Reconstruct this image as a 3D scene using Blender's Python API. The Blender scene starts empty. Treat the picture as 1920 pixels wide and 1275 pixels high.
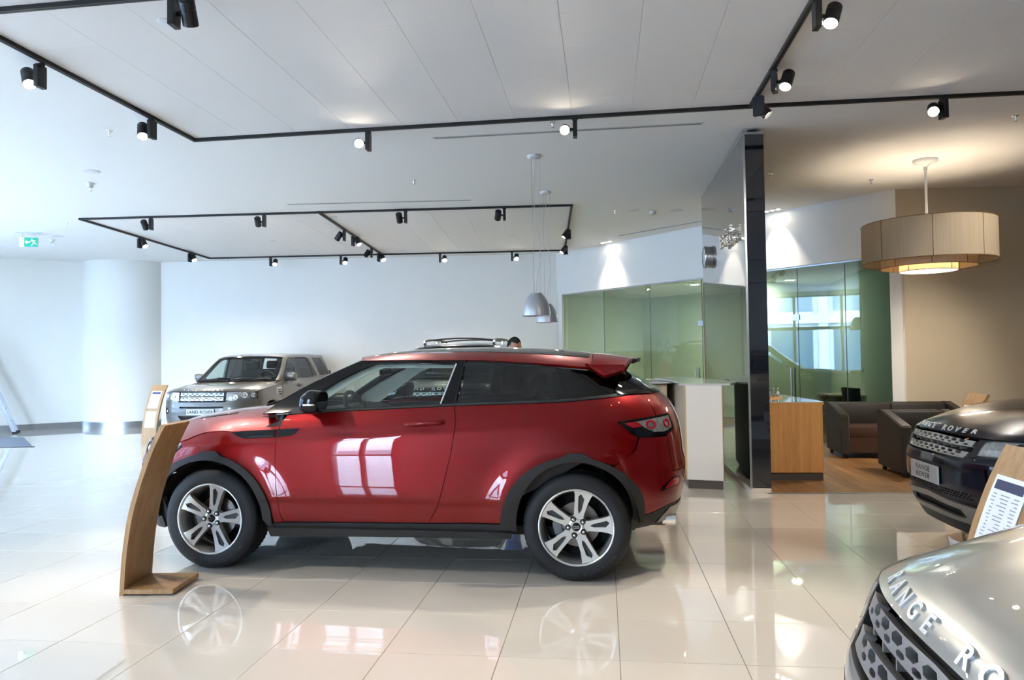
import bpy, bmesh, math, random
import numpy as np
from mathutils import Vector, Matrix
from mathutils.geometry import delaunay_2d_cdt
random.seed(7)
PI = math.pi
S = bpy.context.scene
COL = S.collection

# ------------------------------------------------------------------ camera, world, exposure
def make_camera():
    f, pitch, roll, h = 1400.0, math.atan(36.5/1400), 0.0144, 1.49
    X = Vector((1, 0, 0)); fw = Vector((0, math.cos(pitch), math.sin(pitch))); up = X.cross(fw)
    cx = X*math.cos(roll) - up*math.sin(roll)
    cy = X*math.sin(roll) + up*math.cos(roll)
    m = Matrix(((cx.x, cy.x, -fw.x, 0), (cx.y, cy.y, -fw.y, 0), (cx.z, cy.z, -fw.z, h), (0, 0, 0, 1)))
    cam = bpy.data.cameras.new('camera'); cam.sensor_width = 36; cam.lens = f/1920*36
    cam.clip_start = 0.02; cam.clip_end = 300
    o = bpy.data.objects.new('camera', cam); o.matrix_world = m
    COL.objects.link(o); S.camera = o
make_camera()

S.view_settings.view_transform = 'Standard'
S.view_settings.look = 'None'
S.view_settings.exposure = EXPOSURE = 1.68
S.view_settings.gamma = 1
S.view_settings.use_curve_mapping = False
S.cycles.use_denoising = True
S.cycles.max_bounces = 10; S.cycles.diffuse_bounces = 5; S.cycles.glossy_bounces = 5
S.cycles.transparent_max_bounces = 16; S.cycles.transmission_bounces = 6
S.cycles.sample_clamp_indirect = 6.0
S.cycles.caustics_reflective = False; S.cycles.caustics_refractive = False

SKY_STRENGTH = 18.0
w = bpy.data.worlds.new('world'); S.world = w; w.use_nodes = True
nt = w.node_tree; nt.nodes.clear()
out = nt.nodes.new('ShaderNodeOutputWorld'); bg = nt.nodes.new('ShaderNodeBackground')
tc = nt.nodes.new('ShaderNodeTexCoord'); sep = nt.nodes.new('ShaderNodeSeparateXYZ')
ramp = nt.nodes.new('ShaderNodeValToRGB')
mr = nt.nodes.new('ShaderNodeMapRange'); mr.inputs[1].default_value = -1; mr.inputs[2].default_value = 1
nt.links.new(tc.outputs['Generated'], sep.inputs[0]); nt.links.new(sep.outputs[2], mr.inputs[0])
nt.links.new(mr.outputs[0], ramp.inputs[0]); nt.links.new(ramp.outputs[0], bg.inputs[0]); nt.links.new(bg.outputs[0], out.inputs[0])
e = ramp.color_ramp.elements
e[0].position = 0.0; e[0].color = (.42, .47, .52, 1); e[1].position = 1.0; e[1].color = (.50, .70, 1.0, 1)
k = e.new(.49); k.color = (.42, .49, .60, 1); k = e.new(.51); k.color = (.63, .79, 1.0, 1)
bg.inputs[1].default_value = SKY_STRENGTH

# ------------------------------------------------------------------ materials
def srgb(r, g, b):
    f = lambda c: (c/255/12.92 if c/255 <= .04045 else ((c/255+.055)/1.055)**2.4)
    return (f(r), f(g), f(b), 1)
MAT = {}
def mat(name, col, rough=.5, metal=0., coat=0., coat_rough=.03, emit=None, estr=0., spec=.5, noise=0., nscale=8., bump=0., bscale=200., transmission=0., ior=1.45, sheen=0.):
    if name in MAT: return MAT[name]
    m = bpy.data.materials.new(name); m.use_nodes = True; MAT[name] = m
    t = m.node_tree; p = t.nodes['Principled BSDF']
    p.inputs['Base Color'].default_value = col; p.inputs['Roughness'].default_value = rough
    p.inputs['Metallic'].default_value = metal; p.inputs['Coat Weight'].default_value = coat
    p.inputs['Coat Roughness'].default_value = coat_rough; p.inputs['Specular IOR Level'].default_value = spec
    p.inputs['Transmission Weight'].default_value = transmission; p.inputs['IOR'].default_value = ior
    p.inputs['Sheen Weight'].default_value = sheen
    if emit: p.inputs['Emission Color'].default_value = emit; p.inputs['Emission Strength'].default_value = estr
    tcn = t.nodes.new('ShaderNodeTexCoord')
    if noise:
        n = t.nodes.new('ShaderNodeTexNoise'); n.inputs['Scale'].default_value = nscale; n.inputs['Detail'].default_value = 4
        t.links.new(tcn.outputs['Object'], n.inputs['Vector'])
        mx = t.nodes.new('ShaderNodeMix'); mx.data_type = 'RGBA'
        mx.inputs[6].default_value = tuple(c*(1-noise) for c in col[:3])+(1,)
        mx.inputs[7].default_value = tuple(min(1, c*(1+noise)) for c in col[:3])+(1,)
        t.links.new(n.outputs[0], mx.inputs[0]); t.links.new(mx.outputs[2], p.inputs['Base Color'])
    if bump:
        n = t.nodes.new('ShaderNodeTexNoise'); n.inputs['Scale'].default_value = bscale; n.inputs['Detail'].default_value = 3
        t.links.new(tcn.outputs['Object'], n.inputs['Vector'])
        b = t.nodes.new('ShaderNodeBump'); b.inputs['Strength'].default_value = bump; b.inputs['Distance'].default_value = .002
        t.links.new(n.outputs[0], b.inputs['Height']); t.links.new(b.outputs[0], p.inputs['Normal'])
    return m
def wood(name, c1, c2, axis='Z', rough=.45, scale=1.0, rand=0.):
    if name in MAT: return MAT[name]
    m = bpy.data.materials.new(name); m.use_nodes = True; MAT[name] = m
    t = m.node_tree; p = t.nodes['Principled BSDF']; p.inputs['Roughness'].default_value = rough
    tcn = t.nodes.new('ShaderNodeTexCoord'); mp = t.nodes.new('ShaderNodeMapping')
    s = {'X': (.6, 14, 14), 'Y': (14, .6, 14), 'Z': (14, 14, .6)}[axis]
    mp.inputs['Scale'].default_value = tuple(v*scale for v in s)
    n = t.nodes.new('ShaderNodeTexNoise'); n.inputs['Scale'].default_value = 1.6; n.inputs['Detail'].default_value = 6; n.inputs['Distortion'].default_value = .4
    n2 = t.nodes.new('ShaderNodeTexNoise'); n2.inputs['Scale'].default_value = 11; n2.inputs['Detail'].default_value = 3
    rmp = t.nodes.new('ShaderNodeValToRGB'); rmp.color_ramp.elements[0].color = c2; rmp.color_ramp.elements[1].color = c1
    rmp.color_ramp.elements[0].position = .32; rmp.color_ramp.elements[1].position = .68
    mth = t.nodes.new('ShaderNodeMath'); mth.operation = 'MULTIPLY_ADD'; mth.inputs[1].default_value = .45; 
    if rand:
        oi = t.nodes.new('ShaderNodeObjectInfo'); ad = t.nodes.new('ShaderNodeVectorMath'); ad.operation = 'ADD'
        cmb = t.nodes.new('ShaderNodeCombineXYZ'); ml = t.nodes.new('ShaderNodeMath'); ml.operation = 'MULTIPLY'; ml.inputs[1].default_value = 37
        t.links.new(oi.outputs['Random'], ml.inputs[0])
        for i in range(3): t.links.new(ml.outputs[0], cmb.inputs[i])
        t.links.new(tcn.outputs['Object'], ad.inputs[0]); t.links.new(cmb.outputs[0], ad.inputs[1]); t.links.new(ad.outputs[0], mp.inputs[0])
    else: t.links.new(tcn.outputs['Object'], mp.inputs[0])
    t.links.new(mp.outputs[0], n.inputs['Vector']); t.links.new(mp.outputs[0], n2.inputs['Vector'])
    t.links.new(n2.outputs[0], mth.inputs[0]); 
    m2 = t.nodes.new('ShaderNodeMath'); m2.operation = 'MULTIPLY'; m2.inputs[1].default_value = .55
    t.links.new(n.outputs[0], m2.inputs[0]); t.links.new(m2.outputs[0], mth.inputs[2]); t.links.new(mth.outputs[0], rmp.inputs[0])
    if rand:
        hs = t.nodes.new('ShaderNodeHueSaturation'); mr_ = t.nodes.new('ShaderNodeMapRange')
        mr_.inputs[3].default_value = 1-rand; mr_.inputs[4].default_value = 1+rand
        t.links.new(oi.outputs['Random'], mr_.inputs[0]); t.links.new(mr_.outputs[0], hs.inputs['Value'])
        t.links.new(rmp.outputs[0], hs.inputs['Color']); t.links.new(hs.outputs[0], p.inputs['Base Color'])
    else: t.links.new(rmp.outputs[0], p.inputs['Base Color'])
    return m
def glass(name, tint, refl=.04, rough=0., boost=1.0):
    if name in MAT: return MAT[name]
    m = bpy.data.materials.new(name); m.use_nodes = True; MAT[name] = m
    t = m.node_tree; t.nodes.clear()
    o = t.nodes.new('ShaderNodeOutputMaterial'); mx = t.nodes.new('ShaderNodeMixShader')
    tr = t.nodes.new('ShaderNodeBsdfTransparent'); tr.inputs[0].default_value = tint
    gl = t.nodes.new('ShaderNodeBsdfGlossy'); gl.inputs['Roughness'].default_value = rough; gl.inputs[0].default_value = (.95, .97, 1, 1)
    lw = t.nodes.new('ShaderNodeLayerWeight'); lw.inputs[0].default_value = .5
    # schlick: f0 + (1-f0) * facing^5
    pw = t.nodes.new('ShaderNodeMath'); pw.operation = 'POWER'; pw.inputs[1].default_value = 5.0
    ma = t.nodes.new('ShaderNodeMath'); ma.operation = 'MULTIPLY_ADD'; ma.inputs[1].default_value = (1-refl)*boost; ma.inputs[2].default_value = refl; ma.use_clamp = True
    t.links.new(lw.outputs['Facing'], pw.inputs[0]); t.links.new(pw.outputs[0], ma.inputs[0])
    t.links.new(ma.outputs[0], mx.inputs[0]); t.links.new(tr.outputs[0], mx.inputs[1]); t.links.new(gl.outputs[0], mx.inputs[2])
    t.links.new(mx.outputs[0], o.inputs[0])
    return m
def paint(name, col, metal=.35, rough=.35):
    m = mat(name, col, rough=rough, metal=metal, coat=1.0, coat_rough=.015, spec=.1)
    t = m.node_tree; p = t.nodes['Principled BSDF']; p.inputs['Coat IOR'].default_value = 1.36
    n = t.nodes.new('ShaderNodeTexVoronoi'); n.inputs['Scale'].default_value = 2500
    tcn = t.nodes.new('ShaderNodeTexCoord'); t.links.new(tcn.outputs['Object'], n.inputs['Vector'])
    mx = t.nodes.new('ShaderNodeMix'); mx.data_type = 'RGBA'
    mx.inputs[6].default_value = tuple(c*.9 for c in col[:3])+(1,); mx.inputs[7].default_value = tuple(min(1, c*1.12) for c in col[:3])+(1,)
    t.links.new(n.outputs['Distance'], mx.inputs[0]); t.links.new(mx.outputs[2], p.inputs['Base Color'])
    return m

# ------------------------------------------------------------------ object helpers
def link(o, parent=None):
    COL.objects.link(o)
    if parent is not None: o.parent = parent
    return o
def tag(o, label=None, cat=None, group=None, kind=None):
    if label: o['label'] = label
    if cat: o['category'] = cat
    if group: o['group'] = group
    if kind: o['kind'] = kind
    return o
def empty(name, loc=(0, 0, 0), rz=0, label=None, cat=None, group=None):
    o = bpy.data.objects.new(name, None); o.empty_display_size = .1
    COL.objects.link(o); o.location = loc; o.rotation_euler = (0, 0, rz)
    return tag(o, label, cat, group)
def from_py(name, v, f, m, parent=None, smooth=False, auto=None):
    me = bpy.data.meshes.new(name); me.from_pydata([tuple(p) for p in v], [], f); me.update()
    if m is not None:
        for mm in (m if isinstance(m, (list, tuple)) else [m]): me.materials.append(mm)
    if smooth: me.shade_smooth()
    o = bpy.data.objects.new(name, me); return link(o, parent)
def bobj(name, bm, m, parent=None, smooth=False, angle=None, loc=None):
    bmesh.ops.recalc_face_normals(bm, faces=bm.faces)
    me = bpy.data.meshes.new(name); bm.to_mesh(me); bm.free()
    for mm in (m if isinstance(m, (list, tuple)) else [m]): me.materials.append(mm)
    if smooth or angle:
        me.shade_smooth()
        if angle: me.set_sharp_from_angle(angle=math.radians(angle))
    o = bpy.data.objects.new(name, me)
    if loc: o.location = loc
    return link(o, parent)
def add_box(bm, x0, x1, y0, y1, z0, z1, bev=0., mi=0, M=None, seg=1):
    r = bmesh.ops.create_cube(bm, size=1)
    vs = r['verts']
    for v in vs: v.co = Vector(((x0+x1)/2+v.co.x*(x1-x0), (y0+y1)/2+v.co.y*(y1-y0), (z0+z1)/2+v.co.z*(z1-z0)))
    fs = list({f for v in vs for f in v.link_faces})
    if bev:
        es = list({e for v in vs for e in v.link_edges})
        rr = bmesh.ops.bevel(bm, geom=es, offset=bev, segments=seg, profile=.5, affect='EDGES')
        vs = list({v for f in rr['faces'] for v in f.verts} | {v for v in vs if v.is_valid}); fs = list({f for v in vs for f in v.link_faces})
    for f in fs: f.material_index = mi
    if M is not None:
        for v in vs: v.co = M @ v.co
    return vs
def box(name, x0, x1, y0, y1, z0, z1, m, parent=None, bev=0., seg=1, M=None):
    bm = bmesh.new(); add_box(bm, x0, x1, y0, y1, z0, z1, bev, M=M, seg=seg)
    return bobj(name, bm, m, parent, angle=35 if bev else None)
def add_lathe(bm, prof, n=48, M=None, mi=0, close=False, a0=0, a1=2*PI):
    """prof: list of (r, z); revolve about z"""
    full = abs(a1-a0-2*PI) < 1e-6
    rings = []
    for i in range(n if full else n+1):
        a = a0+(a1-a0)*i/n
        ring = []
        for r, z in prof:
            p = Vector((r*math.cos(a), r*math.sin(a), z))
            ring.append(bm.verts.new(M @ p if M else p))
        rings.append(ring)
    N = len(prof)
    for i in range(n):
        A = rings[i]; B = rings[(i+1) % len(rings)]
        for j in range(N if close else N-1):
            k = (j+1) % N
            try:
                f = bm.faces.new((A[j], B[j], B[k], A[k])); f.material_index = mi; f.smooth = True
            except ValueError: pass
    bmesh.ops.remove_doubles(bm, verts=[v for r in rings for v in r], dist=1e-6)
def add_tube(bm, pts, r, n=10, mi=0, cap=True):
    pts = [Vector(p) for p in pts]; rings = []
    for i, p in enumerate(pts):
        d = (pts[min(i+1, len(pts)-1)]-pts[max(i-1, 0)]).normalized()
        u = d.orthogonal().normalized() if i == 0 else (u-d*u.dot(d)).normalized()
        v = d.cross(u); rr = r[i] if isinstance(r, (list, tuple)) else r
        rings.append([bm.verts.new(p+(u*math.cos(2*PI*k/n)+v*math.sin(2*PI*k/n))*rr) for k in range(n)])
    for A, B in zip(rings, rings[1:]):
        for k in range(n):
            f = bm.faces.new((A[k], A[(k+1) % n], B[(k+1) % n], B[k])); f.material_index = mi; f.smooth = True
    if cap:
        for R in (rings[0][::-1], rings[-1]): f = bm.faces.new(R); f.material_index = mi
def add_prism(bm, poly, h0, h1, M=None, mi=0, axis='z'):
    """extrude 2D poly between heights along an axis"""
    def P(a, b, h):
        p = {'z': Vector((a, b, h)), 'y': Vector((a, h, b)), 'x': Vector((h, a, b))}[axis]
        return M @ p if M else p
    A = [bm.verts.new(P(a, b, h0)) for a, b in poly]; B = [bm.verts.new(P(a, b, h1)) for a, b in poly]
    fs = [bm.faces.new(A[::-1]), bm.faces.new(B)]
    for i in range(len(poly)): fs.append(bm.faces.new((A[i], A[(i+1) % len(poly)], B[(i+1) % len(poly)], B[i])))
    for f in fs: f.material_index = mi
def cyl(name, p0, p1, r, m, parent=None, n=24):
    bm = bmesh.new(); add_tube(bm, [p0, p1], r, n); return bobj(name, bm, m, parent, angle=40)
def dup_tree(o, parent=None, swap=None):
    c = o.copy(); COL.objects.link(c); c.parent = parent
    if swap and c.type == 'MESH':
        for sl in c.material_slots:
            if sl.material and sl.material.name in swap:
                mm = swap[sl.material.name]; sl.link = 'OBJECT'; sl.material = mm
    for ch in list(o.children): dup_tree(ch, c, swap)
    return c

# text -> mesh verts/faces (x right, y up, z depth)
_tc = {}
def text_data(s, size=1., depth=.1, space=1., bold=0.):
    key = (s, depth, space, bold)
    if key not in _tc:
        cu = bpy.data.curves.new('t', 'FONT'); cu.body = s; cu.size = 1; cu.extrude = depth/2; cu.align_x = 'CENTER'; cu.align_y = 'CENTER'
        cu.space_character = space; cu.offset = bold; cu.resolution_u = 3
        ob = bpy.data.objects.new('t', cu); COL.objects.link(ob)
        dg = bpy.context.evaluated_depsgraph_get(); me = bpy.data.meshes.new_from_object(ob.evaluated_get(dg))
        v = np.array([tuple(p.co) for p in me.vertices]).reshape(-1, 3); f = [tuple(p.vertices) for p in me.polygons]
        bpy.data.objects.remove(ob); bpy.data.curves.remove(cu); bpy.data.meshes.remove(me)
        _tc[key] = (v, f)
    v, f = _tc[key]
    return v*np.array([size, size, size]), f
def text_obj(name, s, size, depth, M, m, parent=None, sx=1., space=1., bold=0.):
    v, f = text_data(s, 1., depth/size, space, bold)
    v = v*size*np.array([sx, 1, 1])
    return from_py(name, [M @ Vector(p) for p in v], f, m, parent)

# ------------------------------------------------------------------ 2-D panels laid on surfaces
class Sp:
    """monotone cubic (Fritsch-Carlson) through points"""
    def __init__(s, pts):
        p = np.array(sorted(pts), float); s.x = p[:, 0]; s.y = p[:, 1]
        h = np.diff(s.x); d = np.diff(s.y)/h; m = np.zeros(len(s.x)); m[0] = d[0]; m[-1] = d[-1]
        for i in range(1, len(m)-1):
            if d[i-1]*d[i] > 0:
                w1 = 2*h[i]+h[i-1]; w2 = h[i]+2*h[i-1]; m[i] = (w1+w2)/(w1/d[i-1]+w2/d[i])
        s.m = m
    def __call__(s, q):
        q = np.asarray(q, float); qc = np.clip(q, s.x[0], s.x[-1])
        i = np.clip(np.searchsorted(s.x, qc)-1, 0, len(s.x)-2); h = s.x[i+1]-s.x[i]; t = (qc-s.x[i])/h
        r = (2*t**3-3*t**2+1)*s.y[i]+(t**3-2*t**2+t)*h*s.m[i]+(-2*t**3+3*t**2)*s.y[i+1]+(t**3-t**2)*h*s.m[i+1]
        return r+np.where(q < s.x[0], (q-s.x[0])*s.m[0], 0)+np.where(q > s.x[-1], (q-s.x[-1])*s.m[-1], 0)
def inpoly(P, poly):
    x, y = P[:, 0], P[:, 1]; r = np.zeros(len(P), bool); n = len(poly)
    for i in range(n):
        x0, y0 = poly[i]; x1, y1 = poly[(i+1) % n]
        c = ((y0 > y) != (y1 > y))
        if y1 != y0: r ^= c & (x < (x1-x0)*(y-y0)/(y1-y0)+x0)
    return r
def area(poly): return .5*sum(poly[i][0]*poly[(i+1) % len(poly)][1]-poly[(i+1) % len(poly)][0]*poly[i][1] for i in range(len(poly)))
def offset_poly(poly, d):
    """move the outline inwards by d"""
    if area(poly) < 0: poly = poly[::-1]
    n = len(poly); outp = []
    for i in range(n):
        a = np.array(poly[i-1]); b = np.array(poly[i]); c = np.array(poly[(i+1) % n])
        e1 = b-a; e2 = c-b; l1 = np.linalg.norm(e1)+1e-12; l2 = np.linalg.norm(e2)+1e-12; e1 = e1/l1; e2 = e2/l2
        n1 = np.array([-e1[1], e1[0]]); n2 = np.array([-e2[1], e2[0]]); k = max(.35, 1+n1@n2)
        outp.append(tuple(b+(n1+n2)*d/k))
    return outp
def dens(poly, h):
    o = []; n = len(poly)
    for i in range(n):
        a = np.array(poly[i]); b = np.array(poly[(i+1) % n]); L = np.linalg.norm(b-a); k = max(1, int(math.ceil(L/h)))
        for j in range(k): o.append(tuple(a+(b-a)*j/k))
    return o
def smoothline(pts, n=6):
    """Catmull-Rom through open polyline"""
    p = [np.array(q, float) for q in pts]; o = []
    for i in range(len(p)-1):
        a = p[i-1] if i > 0 else 2*p[0]-p[1]; b = p[i]; c = p[i+1]; d = p[i+2] if i+2 < len(p) else 2*p[-1]-p[-2]
        for k in range(n):
            t = k/n; o.append(tuple(.5*((2*b)+(-a+c)*t+(2*a-5*b+4*c-d)*t*t+(-a+3*b-3*c+d)*t**3)))
    o.append(tuple(p[-1])); return o
def tri2d(outer, holes=(), h=.05, hx=None):
    hx = hx or h
    loops = [dens(outer, h)]+[dens(q, h) for q in holes]
    V = []; E = []
    for L in loops:
        b = len(V); V += L; E += [(b+i, b+(i+1) % len(L)) for i in range(len(L))]
    nb = len(V)
    B = np.array(V); lo = B.min(0); hi = B.max(0)
    gx, gy = np.meshgrid(np.arange(lo[0]+h*.37, hi[0], h), np.arange(lo[1]+h*.41, hi[1], h*.9))
    gx[1::2] += h*.5
    G = np.stack([gx.ravel(), gy.ravel()], 1)
    if len(G):
        k = inpoly(G, loops[0])
        for L in loops[1:]: k &= ~inpoly(G, L)
        G = G[k]
    if len(G):
        D = np.full(len(G), 1e9)
        for c in range(0, nb, 400):
            D = np.minimum(D, ((G[:, None, :]-B[None, c:c+400, :])**2).sum(2).min(1))
        G = G[D > (h*.45)**2]
        V += [tuple(g) for g in G]
    r = delaunay_2d_cdt([Vector(v) for v in V], E, [], 0, 1e-7)
    nv = [tuple(v) for v in r[0]]; tris = [t for t in r[2] if len(t) == 3]
    P = np.array(nv); C = P[np.array(tris)].mean(1)
    k = inpoly(C, loops[0])
    for L in loops[1:]: k &= ~inpoly(C, L)
    tris = [t for t, q in zip(tris, k) if q]
    return P, tris
CENTER = np.array([2.2, 0, .75])
def panel(name, outer, surf, m, parent, holes=(), h=.05, t=.006, inset=.002, off=0., smooth_n=True, rim=None, center=CENTER):
    """cut a 2-D outline out of a surface (p, q) -> xyz, give it thickness t inwards"""
    if inset:
        outer = offset_poly(outer, inset)
        holes = [offset_poly(q, -inset) for q in holes]
    P, tris = tri2d(outer, holes, h)
    p, q = P[:, 0], P[:, 1]; e = 1e-4
    X = surf(p, q); du = surf(p+e, q)-surf(p-e, q); dv = surf(p, q+e)-surf(p, q-e)
    N = np.cross(du, dv); N /= (np.linalg.norm(N, axis=1, keepdims=True)+1e-15)
    if ((X-center)*N).sum() < 0: N = -N
    X = X+N*off
    T = np.array(tris); fn = np.cross(X[T[:, 1]]-X[T[:, 0]], X[T[:, 2]]-X[T[:, 0]])
    flip = (fn*N[T[:, 0]]).sum(1) < 0
    T[flip] = T[flip][:, ::-1]
    V = list(X); F = [tuple(int(i) for i in f) for f in T]; NN = list(N)
    # boundary edges
    cnt = {}
    for f in F:
        for a, b in ((f[0], f[1]), (f[1], f[2]), (f[2], f[0])):
            if (b, a) in cnt: del cnt[(b, a)]
            else: cnt[(a, b)] = 1
    mp = {}
    if t:
        for (a, b) in cnt:
            for i in (a, b):
                if i not in mp:
                    mp[i] = (len(V), len(V)+1); V.append(X[i]); V.append(X[i]-N[i]*t); NN.append(np.zeros(3)); NN.append(np.zeros(3))
            F.append((mp[b][0], mp[a][0], mp[a][1], mp[b][1]))
    me = bpy.data.meshes.new(name); me.from_pydata([tuple(v) for v in V], [], F); me.update()
    me.materials.append(m); me.shade_smooth()
    if rim is not None and t:
        me.materials.append(rim)
        for i in range(len(T), len(F)): me.polygons[i].material_index = 1
    if smooth_n: me.normals_split_custom_set_from_vertices([tuple(v) for v in NN])
    o = bpy.data.objects.new(name, me)
    return link(o, parent)
def mirrored(surf): return lambda p, q: surf(p, q)*np.array([1, -1, 1])
def arc(cx, cz, rx, rz, a0, a1, n=24): return [(cx+rx*math.cos(math.radians(a0+(a1-a0)*i/n)), cz+rz*math.sin(math.radians(a0+(a1-a0)*i/n))) for i in range(n+1)]
def ring(cx, cz, rx, rz, n=32): return arc(cx, cz, rx, rz, 0, 360, n)[:-1]
# ------------------------------------------------------------------ car materials
M_RED = paint('paint_red', srgb(114, 5, 7), metal=.45, rough=.34)
M_BLACKP = paint('paint_black', (.006, .008, .016, 1), metal=.1, rough=.3)
M_SILVER = paint('paint_silver', srgb(176, 175, 169), metal=.65, rough=.36)
M_GREYP = paint('paint_grey', srgb(104, 101, 96), metal=.6, rough=.34)
M_TRIM = mat('black_plastic', srgb(31, 30, 30), rough=.55, bump=.3, bscale=900)
M_DARK = mat('dark_cavity', (.006, .006, .007, 1), rough=.7)
M_GLOSSB = mat('gloss_black', (.005, .005, .006, 1), rough=.08, spec=.35)
M_TYRE = mat('tyre_rubber', srgb(22, 22, 24), rough=.6)
M_TYREL = mat('tyre_lettering', srgb(48, 48, 50), rough=.5)
M_RIM = mat('rim_silver', srgb(205, 204, 200), rough=.3, metal=.75, coat=.5)
M_RIMIN = mat('rim_inner', srgb(120, 120, 120), rough=.4, metal=.7)
M_CHROME = mat('chrome', (.85, .85, .85, 1), rough=.16, metal=1.)
M_CHROME2 = mat('grille_bright', srgb(175, 175, 174), rough=.3, metal=.8)
M_GRILLE = mat('grille_silver', srgb(176, 174, 170), rough=.36, metal=.6)
M_SKID = mat('skid_silver', srgb(135, 130, 124), rough=.4, metal=.6)
M_CHAN = mat('spoke_channel', srgb(70, 70, 70), rough=.5, metal=.4)
M_DISC = mat('brake_disc', srgb(120, 115, 110), rough=.35, metal=.9)
M_PLATE = mat('plate_grey', srgb(176, 174, 170), rough=.4, metal=.3)
M_BADGE = mat('badge_silver', (.82, .82, .82, 1), rough=.3, metal=.55)
M_LETTER = mat('plate_letter', (.02, .02, .02, 1), rough=.5)
M_LENS = glass('lamp_lens', (.93, .95, .97, 1), refl=.06)
M_REFL = mat('lamp_reflector', (.85, .86, .87, 1), rough=.12, metal=1.)
M_LAMPC = mat('lamp_facets', srgb(170, 168, 165), rough=.18, metal=.7, noise=.7, nscale=34)
M_TAILR = mat('tail_red', (.30, .006, .010, 1), rough=.08, coat=1., spec=.8)
M_GCLEAR = glass('car_glass_clear', (.72, .80, .76, 1), refl=.05)
M_GDARK = glass('car_glass_dark', (.10, .105, .11, 1), refl=.05)
M_GROOF = mat('roof_glass', (.012, .014, .016, 1), rough=.03, coat=1.)
M_INT = mat('interior_dark', srgb(38, 36, 34), rough=.7)
M_LINER = mat('headliner', srgb(196, 196, 190), rough=.85)
M_SEAT = mat('seat_leather', srgb(52, 50, 48), rough=.5)
M_WELL = mat('wheel_well', (.008, .008, .008, 1), rough=.9)
M_MIRG = mat('mirror_glass', (.7, .75, .8, 1), rough=.02, metal=1.)

class Shell:
    """body surface: a plan contour (superellipse corners) at every height"""
    def __init__(s, W, zb, zb0, xf, xr, xaf, nf, xar, nr, xr0):
        s.W, s.zb, s.zb0, s.xf, s.xr = Sp(W), Sp(zb), zb0, Sp(xf), Sp(xr)
        s.xaf, s.nf, s.xar, s.nr, s.xr0 = xaf, nf, xar, nr, xr0
        s.f8 = (1-.8**nf)**(1/nf); s.r8 = (1-.8**nr)**(1/nr)
        s.qf = xaf*(1-s.f8); s.qr = xar+(xr0-xar)*s.r8
        s.k = .737; s.bulges = []; s.creases = []
    def width(s, x, z):
        t = np.clip((z-.75)/.3, 0, 1); t = t*t*(3-2*t)
        u = z-(s.zb(x)-s.zb0)*t
        w = s.W(u)
        for bx, bz, r, amp in s.bulges:
            d = np.sqrt((x-bx)**2+(z-bz)**2); w = w+amp*np.exp(-((d-r)/.11)**2)
        for zc, amp, wd in s.creases: w = w+amp*np.tanh((z-zc(x))/wd)
        return w
    def side(s, q, z):                       # right-hand half (+y)
        q = np.asarray(q, float); z = np.asarray(z, float)
        xf, xr = s.xf(z), s.xr(z)
        df = np.clip((s.xaf-q)/s.xaf, 0, 1); dr = np.clip((q-s.xar)/(s.xr0-s.xar), 0, 1)
        sf = np.where(q < s.qf, .8*(q-(s.qf-s.k))/s.k, 1); sr = np.where(q > s.qr, .8*(s.qr+s.k-q)/s.k, 1)
        Sf = (1-df**s.nf)**(1/s.nf); Sr = (1-dr**s.nr)**(1/s.nr)
        Sf = np.where(q < s.qf, sf, Sf); Sr = np.where(q > s.qr, sr, Sr)
        Df = np.where(q < s.qf, np.clip(1-np.abs(sf)**s.nf, 0, 1)**(1/s.nf), df)
        Dr = np.where(q > s.qr, np.clip(1-np.abs(sr)**s.nr, 0, 1)**(1/s.nr), dr)
        x = np.where(q < s.xaf, s.xaf-(s.xaf-xf)*Df, q)
        x = np.where(q > s.xar, s.xar+(xr-s.xar)*Dr, x)
        y = s.width(x, z)*Sf*Sr
        return np.stack([x, y, z+0*x], 1)
    def front(s, yy, z):                     # signed distance from the centre line, wraps round the corner
        P = s.side(np.abs(yy)+s.qf-s.k, z); P[:, 1] *= np.where(yy < 0, -1, 1); return P
    def rear(s, yy, z):
        P = s.side(s.qr+s.k-np.abs(yy), z); P[:, 1] *= np.where(yy < 0, -1, 1); return P
    def y_at(s, x, z): return float(s.side(np.array([x]), np.array([z]))[0, 1])
class Loft:
    """surface between a centre curve (x, z) and an edge curve (x, y, z); s in [-1, 1], t in [0, 1]"""
    def __init__(s, cen, edge, px=2., pz=3.):
        T = np.linspace(0, 1, len(cen)); U = np.linspace(0, 1, len(edge))
        s.cx = Sp([(a, p[0]) for a, p in zip(T, cen)]); s.cz = Sp([(a, p[1]) for a, p in zip(T, cen)])
        s.ex, s.ey, s.ez = [Sp([(a, p[i]) for a, p in zip(U, edge)]) for i in range(3)]
        s.px, s.pz = px, pz
    def __call__(s, S_, t):
        a = np.abs(S_); cx, cz, ex, ey, ez = s.cx(t), s.cz(t), s.ex(t), s.ey(t), s.ez(t)
        return np.stack([cx+(ex-cx)*a**s.px, S_*ey, cz+(ez-cz)*a**s.pz], 1)

def both(name, outer, surf, m, parent, **k):
    """same panel on the far (+y) and near (-y) side"""
    a = panel(name, outer, surf, m, parent, **k)
    b = panel(name, outer, mirrored(surf), m, parent, **k)
    return a, b

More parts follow.
